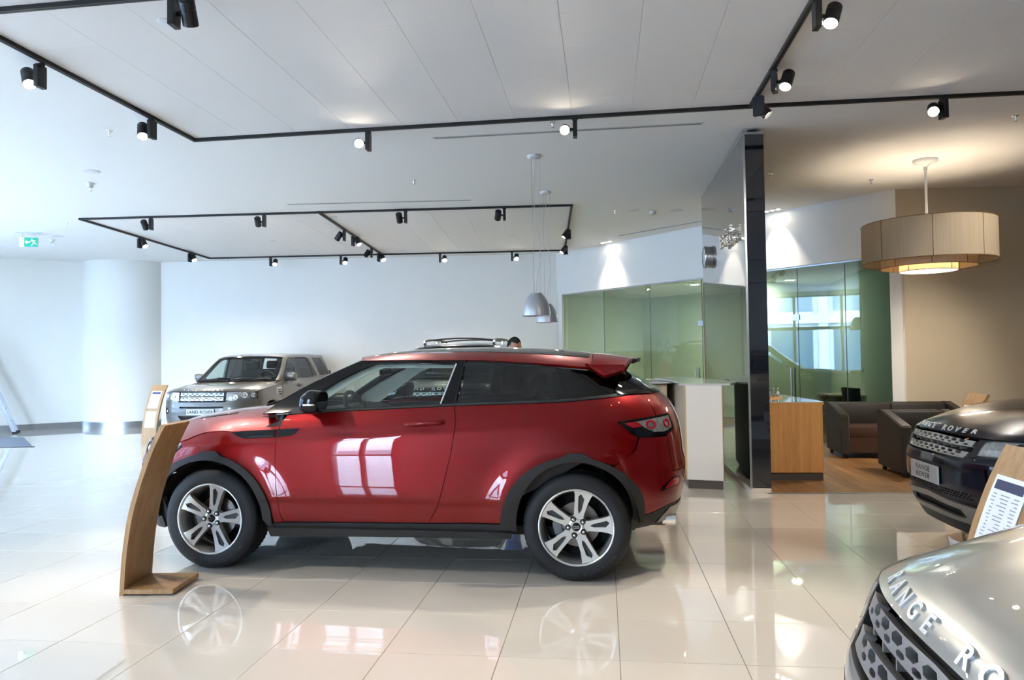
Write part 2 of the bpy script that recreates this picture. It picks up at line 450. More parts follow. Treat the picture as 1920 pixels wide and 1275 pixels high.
# ------------------------------------------------------------------ wheels
def make_wheel(parent, x, y, z, R, spokes='double', rr=.2575, wd=.235, twist=0.):
    """side = sign(y) outward"""
    sgn = 1 if y > 0 else -1
    # local frame: z axis points outward
    M = Matrix.Translation((x, y, z)) @ Matrix.Rotation(-sgn*PI/2, 4, 'X')
    e = bpy.data.objects.new('wheel', None); link(e, parent)
    bm = bmesh.new()
    n = 144; P = [(rr-.012, .005), (rr+.004, .012), (rr+.03, .016), (R-.045, .014), (R-.018, .0), (R-.008, -.012)]
    rings = []
    for i in range(n):
        a = 2*PI*i/n; g = (i % 2)*.006
        prof = P+[(R-g-.002, -.022), (R-g, -.05), (R-g*.3, -.07), (R-.007, -.072), (R-.007, -.08), (R, -.082), (R, -wd/2-.0), (R-.007, -wd/2-.003), (R-.007, -wd/2-.011), (R, -wd/2-.013), (R-g, -wd+.05), (R-g-.004, -wd+.02), (R-.03, -wd), (rr, -wd)]
        rings.append([bm.verts.new(M @ Vector((r*math.cos(a), r*math.sin(a), h))) for r, h in prof])
    for i in range(n):
        A = rings[i]; B = rings[(i+1) % n]
        for j in range(len(A)-1): f = bm.faces.new((A[j], B[j], B[j+1], A[j+1])); f.smooth = True
    tyre = bobj('tyre', bm, M_TYRE, e, angle=38)
    # raised words on the sidewall
    for wtxt, a0 in (('SCORPION', -1.02), ('VERDE', -1.78)):
        V_ = []; F_ = []
        for i, c in enumerate(wtxt):
            v, f = text_data(c, 1., .08, 1., .02); a = a0+.105*(i-(len(wtxt)-1)/2)
            if sgn > 0: a = PI-a
            Ml = M @ Matrix.Translation((.312*math.cos(a), .312*math.sin(a)*(1 if sgn < 0 else 1), .0155)) @ Matrix.Rotation(a+PI/2, 4, 'Z')
            b0 = len(V_); V_ += [tuple(Ml @ Vector((p_[0]*.034, p_[1]*.034, p_[2]*.04))) for p_ in v]; F_ += [tuple(j+b0 for j in g) for g in f]
        lt = from_py('lettering', V_, F_, M_TYREL, tyre); lt['kind'] = 'stuff'
    # barrel and lip
    bm = bmesh.new()
    add_lathe(bm, [(rr-.004, .003), (rr, .010), (rr-.003, .016), (rr-.012, .014), (rr-.016, .004), (rr-.02, -.012), (rr-.03, -.05), (rr-.035, -.12), (rr-.02, -.2), (rr-.006, -.21)], 96, M)
    rim = bobj('rim', bm, M_RIM, e, smooth=True)
    bm = bmesh.new()
    add_lathe(bm, [(.02, -.075), (.075, -.075), (.078, -.10), (.150, -.10), (.152, -.122), (.078, -.122), (.05, -.14)], 64, M)
    bobj('brake_disc', bm, M_DISC, e, angle=40)
    bm = bmesh.new(); add_prism(bm, [(r*math.cos(math.radians(a)), r*math.sin(math.radians(a))) for r, a in [(.115, 150), (.165, 155), (.17, 180), (.165, 205), (.115, 210), (.11, 180)]], -.145, -.08, M)
    bobj('brake_caliper', bm, M_RIMIN, e, angle=40)
    bm = bmesh.new(); add_lathe(bm, [(0, -.16), (rr-.03, -.16)], 32, M); bobj('wheel_back', bm, M_WELL, e)
    # spokes: flared double spokes with a long slot, cut from one plate with thickness
    bm = bmesh.new()
    def sp_poly(a0):
        o = [(.055, -.036), (.085, -.034), (.16, -.045), (.215, -.060), (.240, -.074), (.247, -.03), (.248, .02), (.244, .062), (.215, .050), (.165, .042), (.085, .032), (.055, .036)]
        sl = [(.092, -.001), (.115, -.013), (.195, -.019), (.224, .008), (.206, .024), (.115, .010)]
        rot = lambda L: [(r*math.cos(a0)-t*math.sin(a0), r*math.sin(a0)+t*math.cos(a0)) for r, t in L]
        return rot(o), rot(sl)
    def surfP(p, q):
        r = np.hypot(p, q); h = -.012+.012*np.clip((r-.07)/.18, 0, 1)**1.2
        X = np.stack([p, q, h], 1); Mn = np.array(M); return X @ Mn[:3, :3].T+Mn[:3, 3]
    wc = np.array([x, y-sgn*.6, z])
    for i in range(5):
        o, sl = sp_poly(2*PI*i/5+PI/2+twist*sgn)
        s_ = panel('spoke', o, surfP, M_RIM, e, holes=[sl], h=.05, t=.045, inset=0, smooth_n=False, center=wc)
        s_.data.set_sharp_from_angle(angle=math.radians(30))
        def surfQ(p, q):
            X = np.stack([p, q, -.024+0*p], 1); Mn = np.array(M); return X @ Mn[:3, :3].T+Mn[:3, 3]
        panel('spoke_channel', offset_poly(sl, -.004), surfQ, M_CHAN, e, h=.06, t=.002, inset=0, smooth_n=False, center=wc)
    bm = bmesh.new(); add_lathe(bm, [(.0, -.012), (.030, -.012), (.034, -.010), (.066, -.016), (.074, -.03), (.074, -.06)], 48, M)
    bobj('hub', bm, M_RIM, e, smooth=True)
    for i in range(5):
        a = 2*PI*i/5+PI/2+PI/5*.9+twist*sgn
        bm = bmesh.new(); Mi = M @ Matrix.Translation((.056*math.cos(a), .056*math.sin(a), -.002))
        add_lathe(bm, [(0, .004), (.006, .004), (.009, 0), (.0135, -.012)], 16, Mi); add_lathe(bm, [(.0135, -.006), (.0185, -.0045), (.0195, -.012)], 20, Mi, mi=1)
        bobj('wheel_nut', bm, [M_CHROME, M_DARK], e, smooth=True)
    bm = bmesh.new(); add_lathe(bm, [(0, -.004), (.025, -.005), (.029, -.012)], 32, M); cap = bobj('centre_cap', bm, M_GLOSSB, e, smooth=True)
    for k, wtxt in enumerate(('RANGE', 'ROVER')):
        Mt = M @ Matrix.Rotation(-PI/2 if sgn > 0 else PI/2*0, 4, 'Z')
        Mt = M @ (Matrix.Rotation(PI, 4, 'Z') if sgn > 0 else Matrix.Identity(4)) @ Matrix.Rotation(.15, 4, 'Z') @ Matrix.Translation((0, .0055-.012*k, -.0035))
        text_obj('lettering', wtxt, .011, .0015, Mt, M_CHROME, cap, sx=1.15)
    return e
def wheel_well(parent, x, z, R, w, depth=.36):
    for sgn in (-1, 1):
        bm = bmesh.new(); M = Matrix.Translation((x, sgn*w, z)) @ Matrix.Rotation(-sgn*PI/2, 4, 'X')
        N = 36; rings = []
        for i in range(N+1):
            a = -.02+(PI+.04)*i/N; rings.append([bm.verts.new(M @ Vector((R*math.cos(a), R*math.sin(a)*(-1 if sgn > 0 else 1)*(1), h))) for h in (-.0, -depth)])
        for A, B in zip(rings, rings[1:]): bm.faces.new((A[0], B[0], B[1], A[1])).smooth = True
        bm.faces.new([r[1] for r in rings])
        bobj('wheel_arch_liner', bm, M_WELL, parent)
def seat(parent, x, y, z=.62, w=.52, bench=False, hr=1):
    s = bpy.data.objects.new('seat', None); link(s, parent)
    M = Matrix.Translation((x, y, z))
    box('seat_base', -.28, .26, -w/2, w/2, -.30, .0, M_SEAT, s, bev=.06, seg=3, M=M)
    Mb = M @ Matrix.Translation((.20, 0, -.02)) @ Matrix.Rotation(.26, 4, 'Y')
    box('seat_back', -.02, .13, -w/2, w/2, 0, .60, M_SEAT, s, bev=.05, seg=3, M=Mb)
    n = hr if isinstance(hr, int) else 1
    for i in range(n):
        yy = 0 if n == 1 else (-w/2+.25+i*(w-.5)/(n-1))
        box('head_rest', 0, .10, yy-.13, yy+.13, .62, .80, M_SEAT, s, bev=.04, seg=3, M=Mb)
def steering_wheel(parent, x, y, z, tilt=.45):
    bm = bmesh.new(); M = Matrix.Translation((x, y, z)) @ Matrix.Rotation(PI/2-tilt, 4, 'Y')
    prof = [(.185+.017*math.cos(a), .017*math.sin(a)) for a in np.linspace(0, 2*PI, 12, endpoint=False)]
    add_lathe(bm, prof, 40, M, close=True)
    for a in (0, PI/2+.4, -PI/2-.4):
        d = Vector((math.cos(a), math.sin(a), 0)); add_tube(bm, [M @ (d*.04+Vector((0, 0, .02))), M @ (d*.175)], .014, 8)
    add_lathe(bm, [(0, -.04), (.06, -.035), (.075, .0), (.06, .04), (0, .05)], 24, M)
    bobj('steering_wheel', bm, M_INT, parent, smooth=True)

def badge_letters(parent, word, pos, size, depth, m, name='letter', sx=1.28):
    """pos(i, n) -> Matrix with x along the text, y up, z out; one mesh per letter"""
    chars = [c for c in word]
    for i, c in enumerate(chars):
        if c == ' ': continue
        text_obj(name, c, size, depth, pos(i, len(chars)), m, parent, sx=sx, bold=.028)
def frame_at(surf, p, q, e=1e-3, up=(0, 0, 1), center=CENTER):
    X = surf(np.array([p]), np.array([q]))[0]; du = surf(np.array([p+e]), np.array([q]))[0]-surf(np.array([p-e]), np.array([q]))[0]
    dv = surf(np.array([p]), np.array([q+e]))[0]-surf(np.array([p]), np.array([q-e]))[0]
    n = np.cross(du, dv); n /= np.linalg.norm(n)
    if (X-center)@n < 0: n = -n
    n = Vector(n); u = Vector(up); u = (u-n*u.dot(n)).normalized(); r = u.cross(n)
    return Matrix(((r.x, u.x, n.x, X[0]), (r.y, u.y, n.y, X[1]), (r.z, u.z, n.z, X[2]), (0, 0, 0, 1)))

# ------------------------------------------------------------------ compact coupe SUV
def make_coupe(name, label):
    P = M_RED
    root = empty(name, label=label, cat='car')
    sh = Shell(W=[(.15, .83), (.22, .875), (.30, .900), (.40, .920), (.50, .930), (.62, .937), (.80, .940), (.93, .934), (1.02, .922), (1.08, .902), (1.12, .885), (1.15, .868), (1.18, .853), (1.30, .79), (1.42, .725), (1.48, .690), (1.54, .65), (1.62, .56)],
               zb=[(0, 1.10), (1.43, 1.114), (1.72, 1.130), (2.65, 1.171), (3.5, 1.194), (3.96, 1.227), (4.3, 1.26)], zb0=1.15,
               xf=[(.2, .14), (.3, .075), (.4, .03), (.5, .005), (.6, -.01), (.7, -.012), (.765, .0), (.79, .018), (.90, .065), (.95, .095), (1.02, .14), (1.1, .22)],
               xr=[(.2, 4.12), (.3, 4.18), (.4, 4.235), (.5, 4.27), (.62, 4.295), (.72, 4.30), (.8, 4.285), (.9, 4.275), (1.0, 4.26), (1.08, 4.235), (1.15, 4.20), (1.22, 4.14), (1.3, 4.03), (1.4, 3.86), (1.5, 3.66)],
               xaf=1.0, nf=2.9, xar=3.2, nr=3., xr0=4.30)
    FX, RX, AZ = .87, 3.535, .375
    sh.bulges = [(FX, .37, .50, .014), (RX, .37, .50, .018)]
    sh.creases = [(lambda x: .862+.057*x-.0*x, -.0035, .014), (lambda x: .497+.004*x, .004, .012)]
    sd, rr_ = sh.side, sh.rear
    def fr(yy, z):
        a = np.abs(yy); return sh.front(np.sign(yy)*(a+.081*np.clip((a-.6)/.2, 0, 1)), z)
    H = .032
    fi = [(FX+.44, .33)]+arc(FX-.012, AZ, .432, .418, 0, 180, 30)+[(FX-.45, .30)]            # inner arch, rear->front
    def arch_outer(cx, tab):
        L = arc(cx-.01, AZ, .500, .462, -6, 180, 30)
        o = []
        for x, z in L:
            if abs(x-cx+.0) < .075: z = max(z, AZ+.462+.022)
            o.append((x, z))
        return o
    fo = arch_outer(FX, 1); ro = arch_outer(RX, 1)
    # ---- dark shell behind the gaps
    zt = Sp([(1.3, 1.10), (1.40, 1.09), (1.72, 1.12), (2.65, 1.16), (3.5, 1.185), (3.96, 1.215), (4.1, 1.23)])
    shell_o = [(.30, .93), (.6, .86), (.9, .96), (1.2, 1.0), (1.42, 1.09), (2.65, 1.16), (3.5, 1.18), (4.05, 1.22), (4.35, 1.2), (4.35, .36), (3.98, .36)]+arc(RX, AZ, .45, .44, 0, 180, 24)+[(3.07, .26), (1.34, .26)]+arc(FX, AZ, .45, .44, 0, 180, 24)+[(.40, .32), (-.05, .36), (-.1, .7), (.3, .75)]
    both('inner_shell', shell_o, sd, M_DARK, root, h=.12, t=.004, off=-.022, inset=0)
    # ---- side panels
    gapf = [(1.455, 1.112), (1.425, 1.07), (1.411, 1.02), (1.398, .959), (1.395, .806), (1.40, .627), (1.412, .486), (1.424, .404), (1.448, .355)]
    gapr = [(2.693, 1.172), (2.709, 1.107), (2.713, 1.031), (2.695, .901), (2.672, .80), (2.636, .66), (2.598, .522), (2.576, .473), (2.512, .369)]
    gapr = smoothline(gapr, 3); 
    wing = [(1.411, 1.012), (1.398, .959), (1.395, .806), (1.40, .627), (1.412, .486), (1.424, .404), (1.446, .353), (1.372, .347)]+[p for p in arc(FX-.01, AZ, .497, .46, 0, 148, 26)][1:]+[(.46, .70), (.50, .79), (.59, .845), (.635, .885), (.60, .920), (.66, .930), (.75, .968), (.85, .993), (.97, .999), (1.06, .993), (1.2, 1.0)]
    both('front_wing', wing, sd, P, root, h=H)
    door = gapf+[(2.0, .362), (2.512, .369)]+gapr[::-1][1:-1]+[(2.693, 1.172), (2.2, 1.151), (1.722, 1.130)]
    doors = both('door', door, sd, P, root, h=H)
    quarter = [(p[0], p[1]) for p in gapr]+[(3.035, .381)]+[p for p in arc(RX-.01, AZ, .497, .46, 180, 62, 26)]+[(3.80, .776), (3.86, .80), (3.943, .866), (3.978, .955), (3.936, .981), (3.853, 1.061), (4.02, 1.077), (4.13, 1.087), (4.13, 1.238), (4.06, 1.238), (3.96, 1.227), (3.5, 1.194)]
    both('rear_quarter', quarter, sd, P, root, h=H)
    # bonnet edge, side strips
    both('belt_strip', [(1.455, 1.116), (1.722, 1.132), (2.2, 1.153), (2.69, 1.174), (3.5, 1.196), (3.96, 1.229), (4.06, 1.24), (4.03, 1.262), (3.94, 1.245), (3.5, 1.214), (2.69, 1.188), (2.2, 1.166), (1.722, 1.146), (1.50, 1.134)], sd, M_TRIM, root, h=.06, off=.004, inset=0, t=.012)
    # ---- arch trims and sills
    tf = [(1.372, .330), (1.372, .347)]+fo+[(FX-.505, .30), (FX-.455, .285), (FX-.445, .30)]+arc(FX-.012, AZ, .432, .418, 180, 0, 30)+[(1.325, .33)]
    both('arch_trim', tf, sd, M_TRIM, root, h=.03, t=.03, off=.014, inset=0)
    tr = [(3.96, .33)]+arc(RX-.0, AZ, .405, .43, 0, 180, 30)+[(3.13, .33), (3.03, .345)]+ro[::-1][0:-1]+[(3.985, .42), (3.985, .335)]
    both('arch_trim', tr, sd, M_TRIM, root, h=.03, t=.03, off=.014, inset=0)
    both('sill_trim', [(1.37, .348), (2.5, .364), (3.04, .376), (3.10, .362), (3.12, .33), (1.33, .323)], sd, M_TRIM, root, h=.06, t=.02, off=.006, inset=.001)
    both('sill', [(1.335, .322), (3.10, .330), (3.095, .29), (1.35, .262)], sd, M_TRIM, root, h=.06, t=.05, off=.035, inset=0)
    # ---- wing vent with door blade
    both('side_vent', [(1.045, .988), (1.12, .998), (1.392, 1.009), (1.392, .957), (1.16, .945), (1.10, .96)], sd, M_GLOSSB, root, h=.04, off=.004, inset=0)
    both('vent_mesh', [(1.15, .952), (1.20, .968), (1.375, .972), (1.375, .960), (1.17, .9485)], sd, M_DARK, root, h=.04, off=.007, inset=0)
    for d, sgn in zip(doors, (1, -1)):
        sf = sd if sgn > 0 else mirrored(sd)
        panel('vent_blade', [(1.402, 1.010), (1.566, 1.019), (1.54, .985), (1.506, .967), (1.402, .957)], sf, M_GLOSSB, d, h=.04, off=.004, inset=0)
        # handle: bowl and bar
        bm = bmesh.new()
        yb = sh.y_at(2.48, 1.05)
        panel('handle_bowl', ring(2.475, 1.054, .062, .036, 20), sf, M_DARK if False else P, d, h=.03, off=.0015, inset=0, t=.001)
        pts = [(2.362, yb+.004, 1.046), (2.385, yb+.026, 1.050), (2.48, yb+.036, 1.058), (2.59, yb+.032, 1.066), (2.628, yb+.006, 1.068)]
        add_tube(bm, [Vector((a, sgn*b, c)) for a, b, c in smoothline(pts, 4)], [.010]+[.0145]*(len(smoothline(pts, 4))-2)+[.010], 12)
        bobj('door_handle', bm, P, d, smooth=True)
    # ---- side glazing: black band with windows in it
    dlo = [(1.675, 1.150), (2.05, 1.162), (2.58, 1.186), (2.668, 1.464), (2.3, 1.473), (2.06, 1.474), (1.98, 1.448), (1.83, 1.378), (1.70, 1.300), (1.64, 1.25)]
    dlo = [(1.60, 1.146), (2.05, 1.166), (2.588, 1.187), (2.668, 1.464), (2.3, 1.475), (2.06, 1.472), (1.95, 1.432), (1.80, 1.355), (1.66, 1.268), (1.52, 1.17)]
    band = [(1.30, 1.125), (1.50, 1.133), (1.722, 1.144), (2.2, 1.164), (2.69, 1.186), (2.722, 1.30), (2.735, 1.489), (2.45, 1.494), (2.16, 1.497), (1.945, 1.497), (1.732, 1.404), (1.564, 1.321), (1.363, 1.203), (1.255, 1.12)]
    both('window_surround', band, sd, M_GLOSSB, root, holes=[dlo], h=.04, t=.02, inset=.001)
    both('door_window', dlo, sd, M_GCLEAR, root, h=.06, t=.004, off=-.008, inset=0)
    # dark trim band at the top of the door glass
    both('mirror_corner', [(1.44, 1.128), (1.63, 1.138), (1.63, 1.16), (1.60, 1.20), (1.52, 1.165)], sd, M_TRIM, root, h=.05, t=.01, off=.003, inset=0)
    qg = [(2.704, 1.190), (3.5, 1.214), (3.94, 1.247), (4.05, 1.262), (3.93, 1.335), (3.80, 1.385), (3.68, 1.418), (3.403, 1.449), (2.921, 1.484), (2.745, 1.489), (2.736, 1.30)]
    both('quarter_glass', qg, sd, M_GDARK, root, h=.05, t=.004, off=.0, inset=.003)
    both('glass_backing', [(3.50, 1.21), (3.94, 1.25), (4.0, 1.27), (3.93, 1.33), (3.68, 1.41), (3.55, 1.43)], sd, M_GLOSSB, root, h=.08, t=.004, off=-.012, inset=0)
    # B pillar chrome-like edge highlight strip
    both('pillar_strip', [(2.590, 1.187), (2.600, 1.187), (2.680, 1.464), (2.670, 1.466)], sd, M_CHROME, root, h=.05, off=.003, inset=0, t=.004)
    both('pillar_seal', [(2.693, 1.186), (2.700, 1.186), (2.738, 1.489), (2.731, 1.489)], sd, M_DARK, root, h=.05, off=.002, inset=0, t=.004)
    # ---- bonnet
    def E3(x, z): 
        p = sd(np.array([x]), np.array([z]))[0]; return (float(p[0]), float(p[1]), float(p[2]))
    hood_edge = [E3(x, z) for x, z in [(.52, .895), (.60, .915), (.66, .930), (.75, .970), (.85, .995), (.97, 1.001), (1.06, .995), (1.2, 1.002), (1.35, 1.008), (1.411, 1.014)]]
    # nose part of the bonnet follows the fascia from the centre to the corner
    cen = [(.082, .925), (.102, .960), (.145, .990), (.23, 1.027), (.36, 1.067), (.55, 1.102), (.75, 1.128), (.92, 1.143), (1.05, 1.153), (1.13, 1.158)]
    hood = Loft(cen, hood_edge, px=2.2, pz=4.5)
    def hood_s(s_, t):
        # front rim swept back towards the corner, following the fascia at the leading edge
        P_ = hood(s_, t); w = np.clip(1-t*2.2, 0, 1)**2
        F = fr(s_*hood.ey(t)*1.0, .925-.03*np.abs(s_)**2+0*t)
        P_[:, 0] = P_[:, 0]*(1-w)+(F[:, 0]+(hood.cx(t)-hood.cx(0)))*w
        return P_
    ho = [(-1, 0), (1, 0), (1, 1), (-1, 1)]
    bonnet = panel('bonnet', [(x*.998, min(max(y, .002), 1)) for x, y in ho], hood_s, P, root, h=.045, t=.02, inset=0)
    # bonnet side vents
    for sgn in (-1, 1):
        panel('bonnet_vent', [(sgn*a, b) for a, b in smoothline([(.63, .475), (.66, .48), (.685, .56), (.69, .66), (.67, .70), (.65, .64), (.63, .54), (.63, .475)], 4)[:-1]], hood_s, M_GLOSSB, bonnet, h=.03, off=.004, inset=0, t=.006)
    # lettering on the nose
    def pos(i, n):
        yy = -.365+.73*i/(n-1)
        F = frame_at(hood_s, -yy/hood.ey(.075)*-1, .10)
        return F
    badge_letters(bonnet, 'RANGE ROVER', lambda i, n: frame_at(hood_s, (-.365+.73*i/(n-1))/-.80, .085), .058, .008, M_BADGE)
    # cowl, wipers
    panel('cowl', [(-1, 0), (1, 0), (1, 1), (-1, 1)], Loft([(1.12, 1.150), (1.22, 1.165)], [(1.40, .90, 1.012), (1.40, .84, 1.115)], 2.2, 4.5), M_TRIM, root, h=.08, t=.01, inset=0, off=-.006)
    # ---- windscreen, roof
    wedge = [(1.262, 1.122), (1.363, 1.205), (1.564, 1.323), (1.732, 1.406), (1.945, 1.499)]
    wed = [(x, sh.y_at(x, z)+.002, z) for x, z in wedge]
    wcen = [(1.10, 1.150), (1.25, 1.235), (1.45, 1.345), (1.64, 1.44), (1.84, 1.535)]
    ws = Loft(wcen, wed, 2.2, 2.2)
    panel('windscreen', [(-1, .02), (1, .02), (1, 1), (-1, 1)], ws, M_GCLEAR, root, h=.06, t=.003, inset=0, off=-.002)
    panel('windscreen_surround', [(-1, .0), (1, .0), (1, 1), (-1, 1)], ws, M_GLOSSB, root, holes=[[(-.90, .10), (.90, .10), (.88, .93), (-.88, .93)]], h=.06, t=.01, inset=0, off=-.001)
    for sgn in (-1, 1):
        bm = bmesh.new(); a = Vector(ws(np.array([-.55*sgn-.1]), np.array([.04]))[0])+Vector((-.03, 0, .02)); b = Vector(ws(np.array([.25*sgn+.28]), np.array([.13]))[0])+Vector((-.02, 0, .02))
        if sgn > 0: b = Vector(ws(np.array([.12]), np.array([.12]))[0])+Vector((-.02, 0, .02)); a = Vector(ws(np.array([-.75]), np.array([.05]))[0])+Vector((-.03, 0, .02))
        else: b = Vector(ws(np.array([.82]), np.array([.12]))[0])+Vector((-.02, 0, .02)); a = Vector(ws(np.array([-.02]), np.array([.05]))[0])+Vector((-.03, 0, .02))
        add_tube(bm, [a, (a+b)/2+Vector((-.005, 0, .008)), b], .009, 8); bobj('wiper', bm, M_TRIM, root, smooth=True)
    redge = [(1.945, 1.499), (2.16, 1.499), (2.45, 1.496), (2.846, 1.489), (3.15, 1.469), (3.403, 1.450), (3.64, 1.425)]
    red_ = [(x, sh.y_at(x, z)+.003, z) for x, z in redge]
    rcen = [(1.84, 1.535), (2.12, 1.566), (2.42, 1.583), (2.80, 1.586), (3.10, 1.577), (3.38, 1.560), (3.64, 1.535)]
    roof = Loft(rcen, red_, 2.2, 5.)
    rf = panel('roof', [(-1, 0), (1, 0), (1, 1), (-1, 1)], roof, P, root, h=.05, t=.02, inset=0)
    panel('glass_roof', [(-.80, .10), (.80, .10), (.83, .5), (.83, .985), (-.83, .985), (-.83, .5)], roof, M_GROOF, rf, h=.06, t=.003, off=.003, inset=0)
    # spoiler
    sedge = [(3.645, 1.424), (3.73, 1.405), (3.80, 1.415), (3.868, 1.43)]
    sedg = [(x, sh.y_at(3.64+(x-3.64)*.6, 1.43)+.004, z) for x, z in sedge]
    scen = [(3.645, 1.536), (3.75, 1.525), (3.86, 1.508), (3.955, 1.492)]
    spo = Loft(scen, sedg, 2.6, 6.)
    sp_ = panel('spoiler', [(-1, 0), (1, 0), (1, 1), (-1, 1)], spo, P, root, h=.05, t=.025, inset=.0)
    fin = [(3.60, 1.455), (3.645, 1.445), (3.87, 1.445), (3.868, 1.408), (3.727, 1.367)]
    fs = lambda p, q: sd(3.64+(p-3.64)*.6, q)*np.array([0, 1, 0])+np.stack([p, .006+0*p, q], 1)
    for f_ in (fs, mirrored(fs)): panel('spoiler_fin', fin, f_, P, sp_, h=.04, t=.04, off=.0, inset=0, smooth_n=False)
    panel('spoiler_lip', [(-.80, .90), (.80, .90), (.80, 1.30), (-.80, 1.30)], Loft([(3.86, 1.502), (3.955, 1.488)], [(3.80, .60, 1.43), (3.868, .60, 1.432)], 2.6, 6.), M_GLOSSB, sp_, h=.06, t=.03, off=.006, inset=0)
    # ---- rear
    rear_glass = [(-.70, 1.27), (.70, 1.27), (.60, 1.44), (-.60, 1.44)]
    panel('rear_window', [(-.86, 1.262), (-.78, 1.26), (.78, 1.26), (.86, 1.262), (.80, 1.44), (-.80, 1.44)], rr_, M_GDARK, root, h=.06, t=.004, off=-.002, inset=0)
    panel('rear_window_seal', [(-.86, 1.235), (.86, 1.235), (.86, 1.262), (-.86, 1.262)], rr_, M_GLOSSB, root, h=.06, t=.01, off=.008, inset=0)
    panel('tailgate', [(-.60, .703), (.60, .703), (.612, .96), (.50, .985), (.52, 1.096), (.67, 1.09), (.673, 1.235), (-.673, 1.235), (-.67, 1.09), (-.52, 1.096), (-.50, .985), (-.612, .96)], rr_, P, root, h=H)
    QX = sh.qr+sh.k
    hb = [(0, .70), (.60, .70), (.615, .945), (QX-3.985, .953), (QX-3.948, .866), (QX-3.805, .774)]+[(QX-a, b) for a, b in arc(RX-.01, AZ, .497, .46, 58, 6, 10)]+[(QX-3.99, .42), (.60, .470), (0, .475)]
    panel('rear_bumper', hb+[(-a, b) for a, b in hb[::-1][1:-1]], rr_, P, root, h=H)
    panel('rear_valance', [(-.82, .414), (-.60, .466), (0, .471), (.60, .466), (.82, .414), (.82, .335), (.7, .345), (.5, .30), (-.5, .30), (-.7, .345), (-.82, .335)], rr_, M_TRIM, root, h=.05, t=.03, off=.002, inset=0)
    panel('rear_skid_plate', [(-.58, .45), (.58, .45), (.68, .36), (-.68, .36)], rr_, M_SKID, root, h=.05, off=.010, inset=0)
    for sgn in (-1, 1):
        lamp = [(.951, 1.061), (.80, 1.078), (.66, 1.09), (.52, 1.095), (.50, .985), (.62, .965), (.74, .957), (.83, .957), (.87, .980)]
        lamp = [(sgn*a, b) for a, b in lamp]
        tl = panel('tail_light', lamp, rr_, M_GLOSSB, root, h=.03, off=.002, t=.02, inset=.0)
        panel('clear_lens', [(sgn*a, b) for a, b in [(.82, 1.058), (.68, 1.074), (.54, 1.082), (.54, 1.0), (.64, .978), (.72, .983), (.78, 1.02)]], rr_, M_LAMPC, tl, h=.03, off=.004, inset=0, t=.001)
        panel('red_lens', [(sgn*a, b) for a, b in [(.91, 1.050), (.82, 1.058), (.79, 1.022), (.86, 1.018)]], rr_, M_TAILR, tl, h=.03, off=.006, inset=0, t=.002)
        for cx in (.73, .60):
            panel('light_ring', ring(sgn*cx, 1.032, .033, .030, 20), rr_, M_TAILR, tl, holes=[ring(sgn*cx, 1.032, .019, .017, 16)], h=.02, off=.009, inset=0, t=.004)
        bl = [(sgn*a, b) for a, b in [(.70, .578), (.62, .59), (.50, .60), (.50, .655), (.60, .662), (.69, .612)]]
        rfl = panel('bumper_lamp', bl, rr_, M_GLOSSB, root, h=.03, off=.003, inset=0)
        panel('red_reflector', [(sgn*a, b) for a, b in [(.67, .592), (.62, .60), (.52, .607), (.52, .648), (.60, .652), (.66, .612)]], rr_, M_TAILR, rfl, h=.03, off=.006, inset=0)
        bm = bmesh.new(); add_tube(bm, [(4.05, sgn*.55, .36), (4.20, sgn*.56, .355)], .04, 16); bobj('exhaust_tip', bm, M_CHROME, root, angle=40)
    # ---- front fascia
    gop = [(-.50, .905), (0, .918), (.50, .905), (.455, .792), (.42, .784), (0, .778), (-.42, .784), (-.455, .792)]
    panel('grille_recess', offset_poly(gop, -.012), fr, M_DARK, root, h=.08, off=-.07, t=.003, inset=0)
    lampo = [(.525, .807), (.535, .86), (.555, .895), (.60, .910), (.75, .915), (.90, .918), (.97, .922), (1.02, .923), (1.055, .907), (1.02, .872), (.94, .84), (.86, .818), (.72, .806), (.62, .802)]
    noseline = [(-1.15, .905), (-1.12, .80), (-1.10, .74)]
    bump_o = [(-.52, .905), (-.47, .79), (-.44, .772), (0, .765), (.44, .772), (.47, .79), (.52, .905)]
    # painted bumper: top edge runs under the lamps and the grille, sides end at the arch trim
    top = [(.515, .910)]+[(.512, .80), (.60, .796), (.72, .80), (.86, .812), (.96, .836), (1.09, .868), (1.13, .852), (1.0, .80), (.94, .73), (.90, .66)]
    half = [(0, .768), (.43, .775), (.465, .79), (.512, .795), (.60, .795), (.72, .799), (.86, .811), (.95, .833), (1.02, .858), (1.015, .835), (.965, .79), (.925, .70), (.885, .62), (.86, .50), (.84, .44), (.70, .42), (.60, .45), (.52, .555), (0, .56)]
    full = half+[(-a, b) for a, b in half[::-1][1:-1]]
    fogL = [(.60, .73), (.80, .735), (.875, .70), (.87, .56), (.72, .545), (.64, .57), (.61, .64)]
    bumper = panel('front_bumper', full, fr, P, root, holes=[fogL, [(-a, b) for a, b in fogL[::-1]]], h=H, t=.03, inset=0)
    panel('bumper_slot', [(-.50, .712), (.50, .712), (.53, .70), (.50, .688), (-.50, .688), (-.53, .70)], fr, M_DARK, bumper, h=.05, off=.001, inset=0, t=.002)
    # side nose strip between grille and lamp
    for sgn in (-1, 1):
        gs = panel('lamp_surround', [(sgn*a, b) for a, b in [(.46, .79), (.512, .797), (.62, .797), (.74, .801), (.87, .814), (.95, .836), (1.03, .868), (1.07, .905), (1.03, .93), (.92, .922), (.60, .916), (.505, .91)]], fr, M_TRIM, root, h=.03, t=.02, off=-.004, inset=0)
        L = [(sgn*a, b) for a, b in lampo]
        hl = panel('headlamp', L, fr, M_LENS, root, h=.04, off=.004, t=.004, inset=0)
        panel('lamp_housing', offset_poly(L, .004), fr, M_LAMPC, hl, h=.03, off=-.003, t=.002, inset=0)
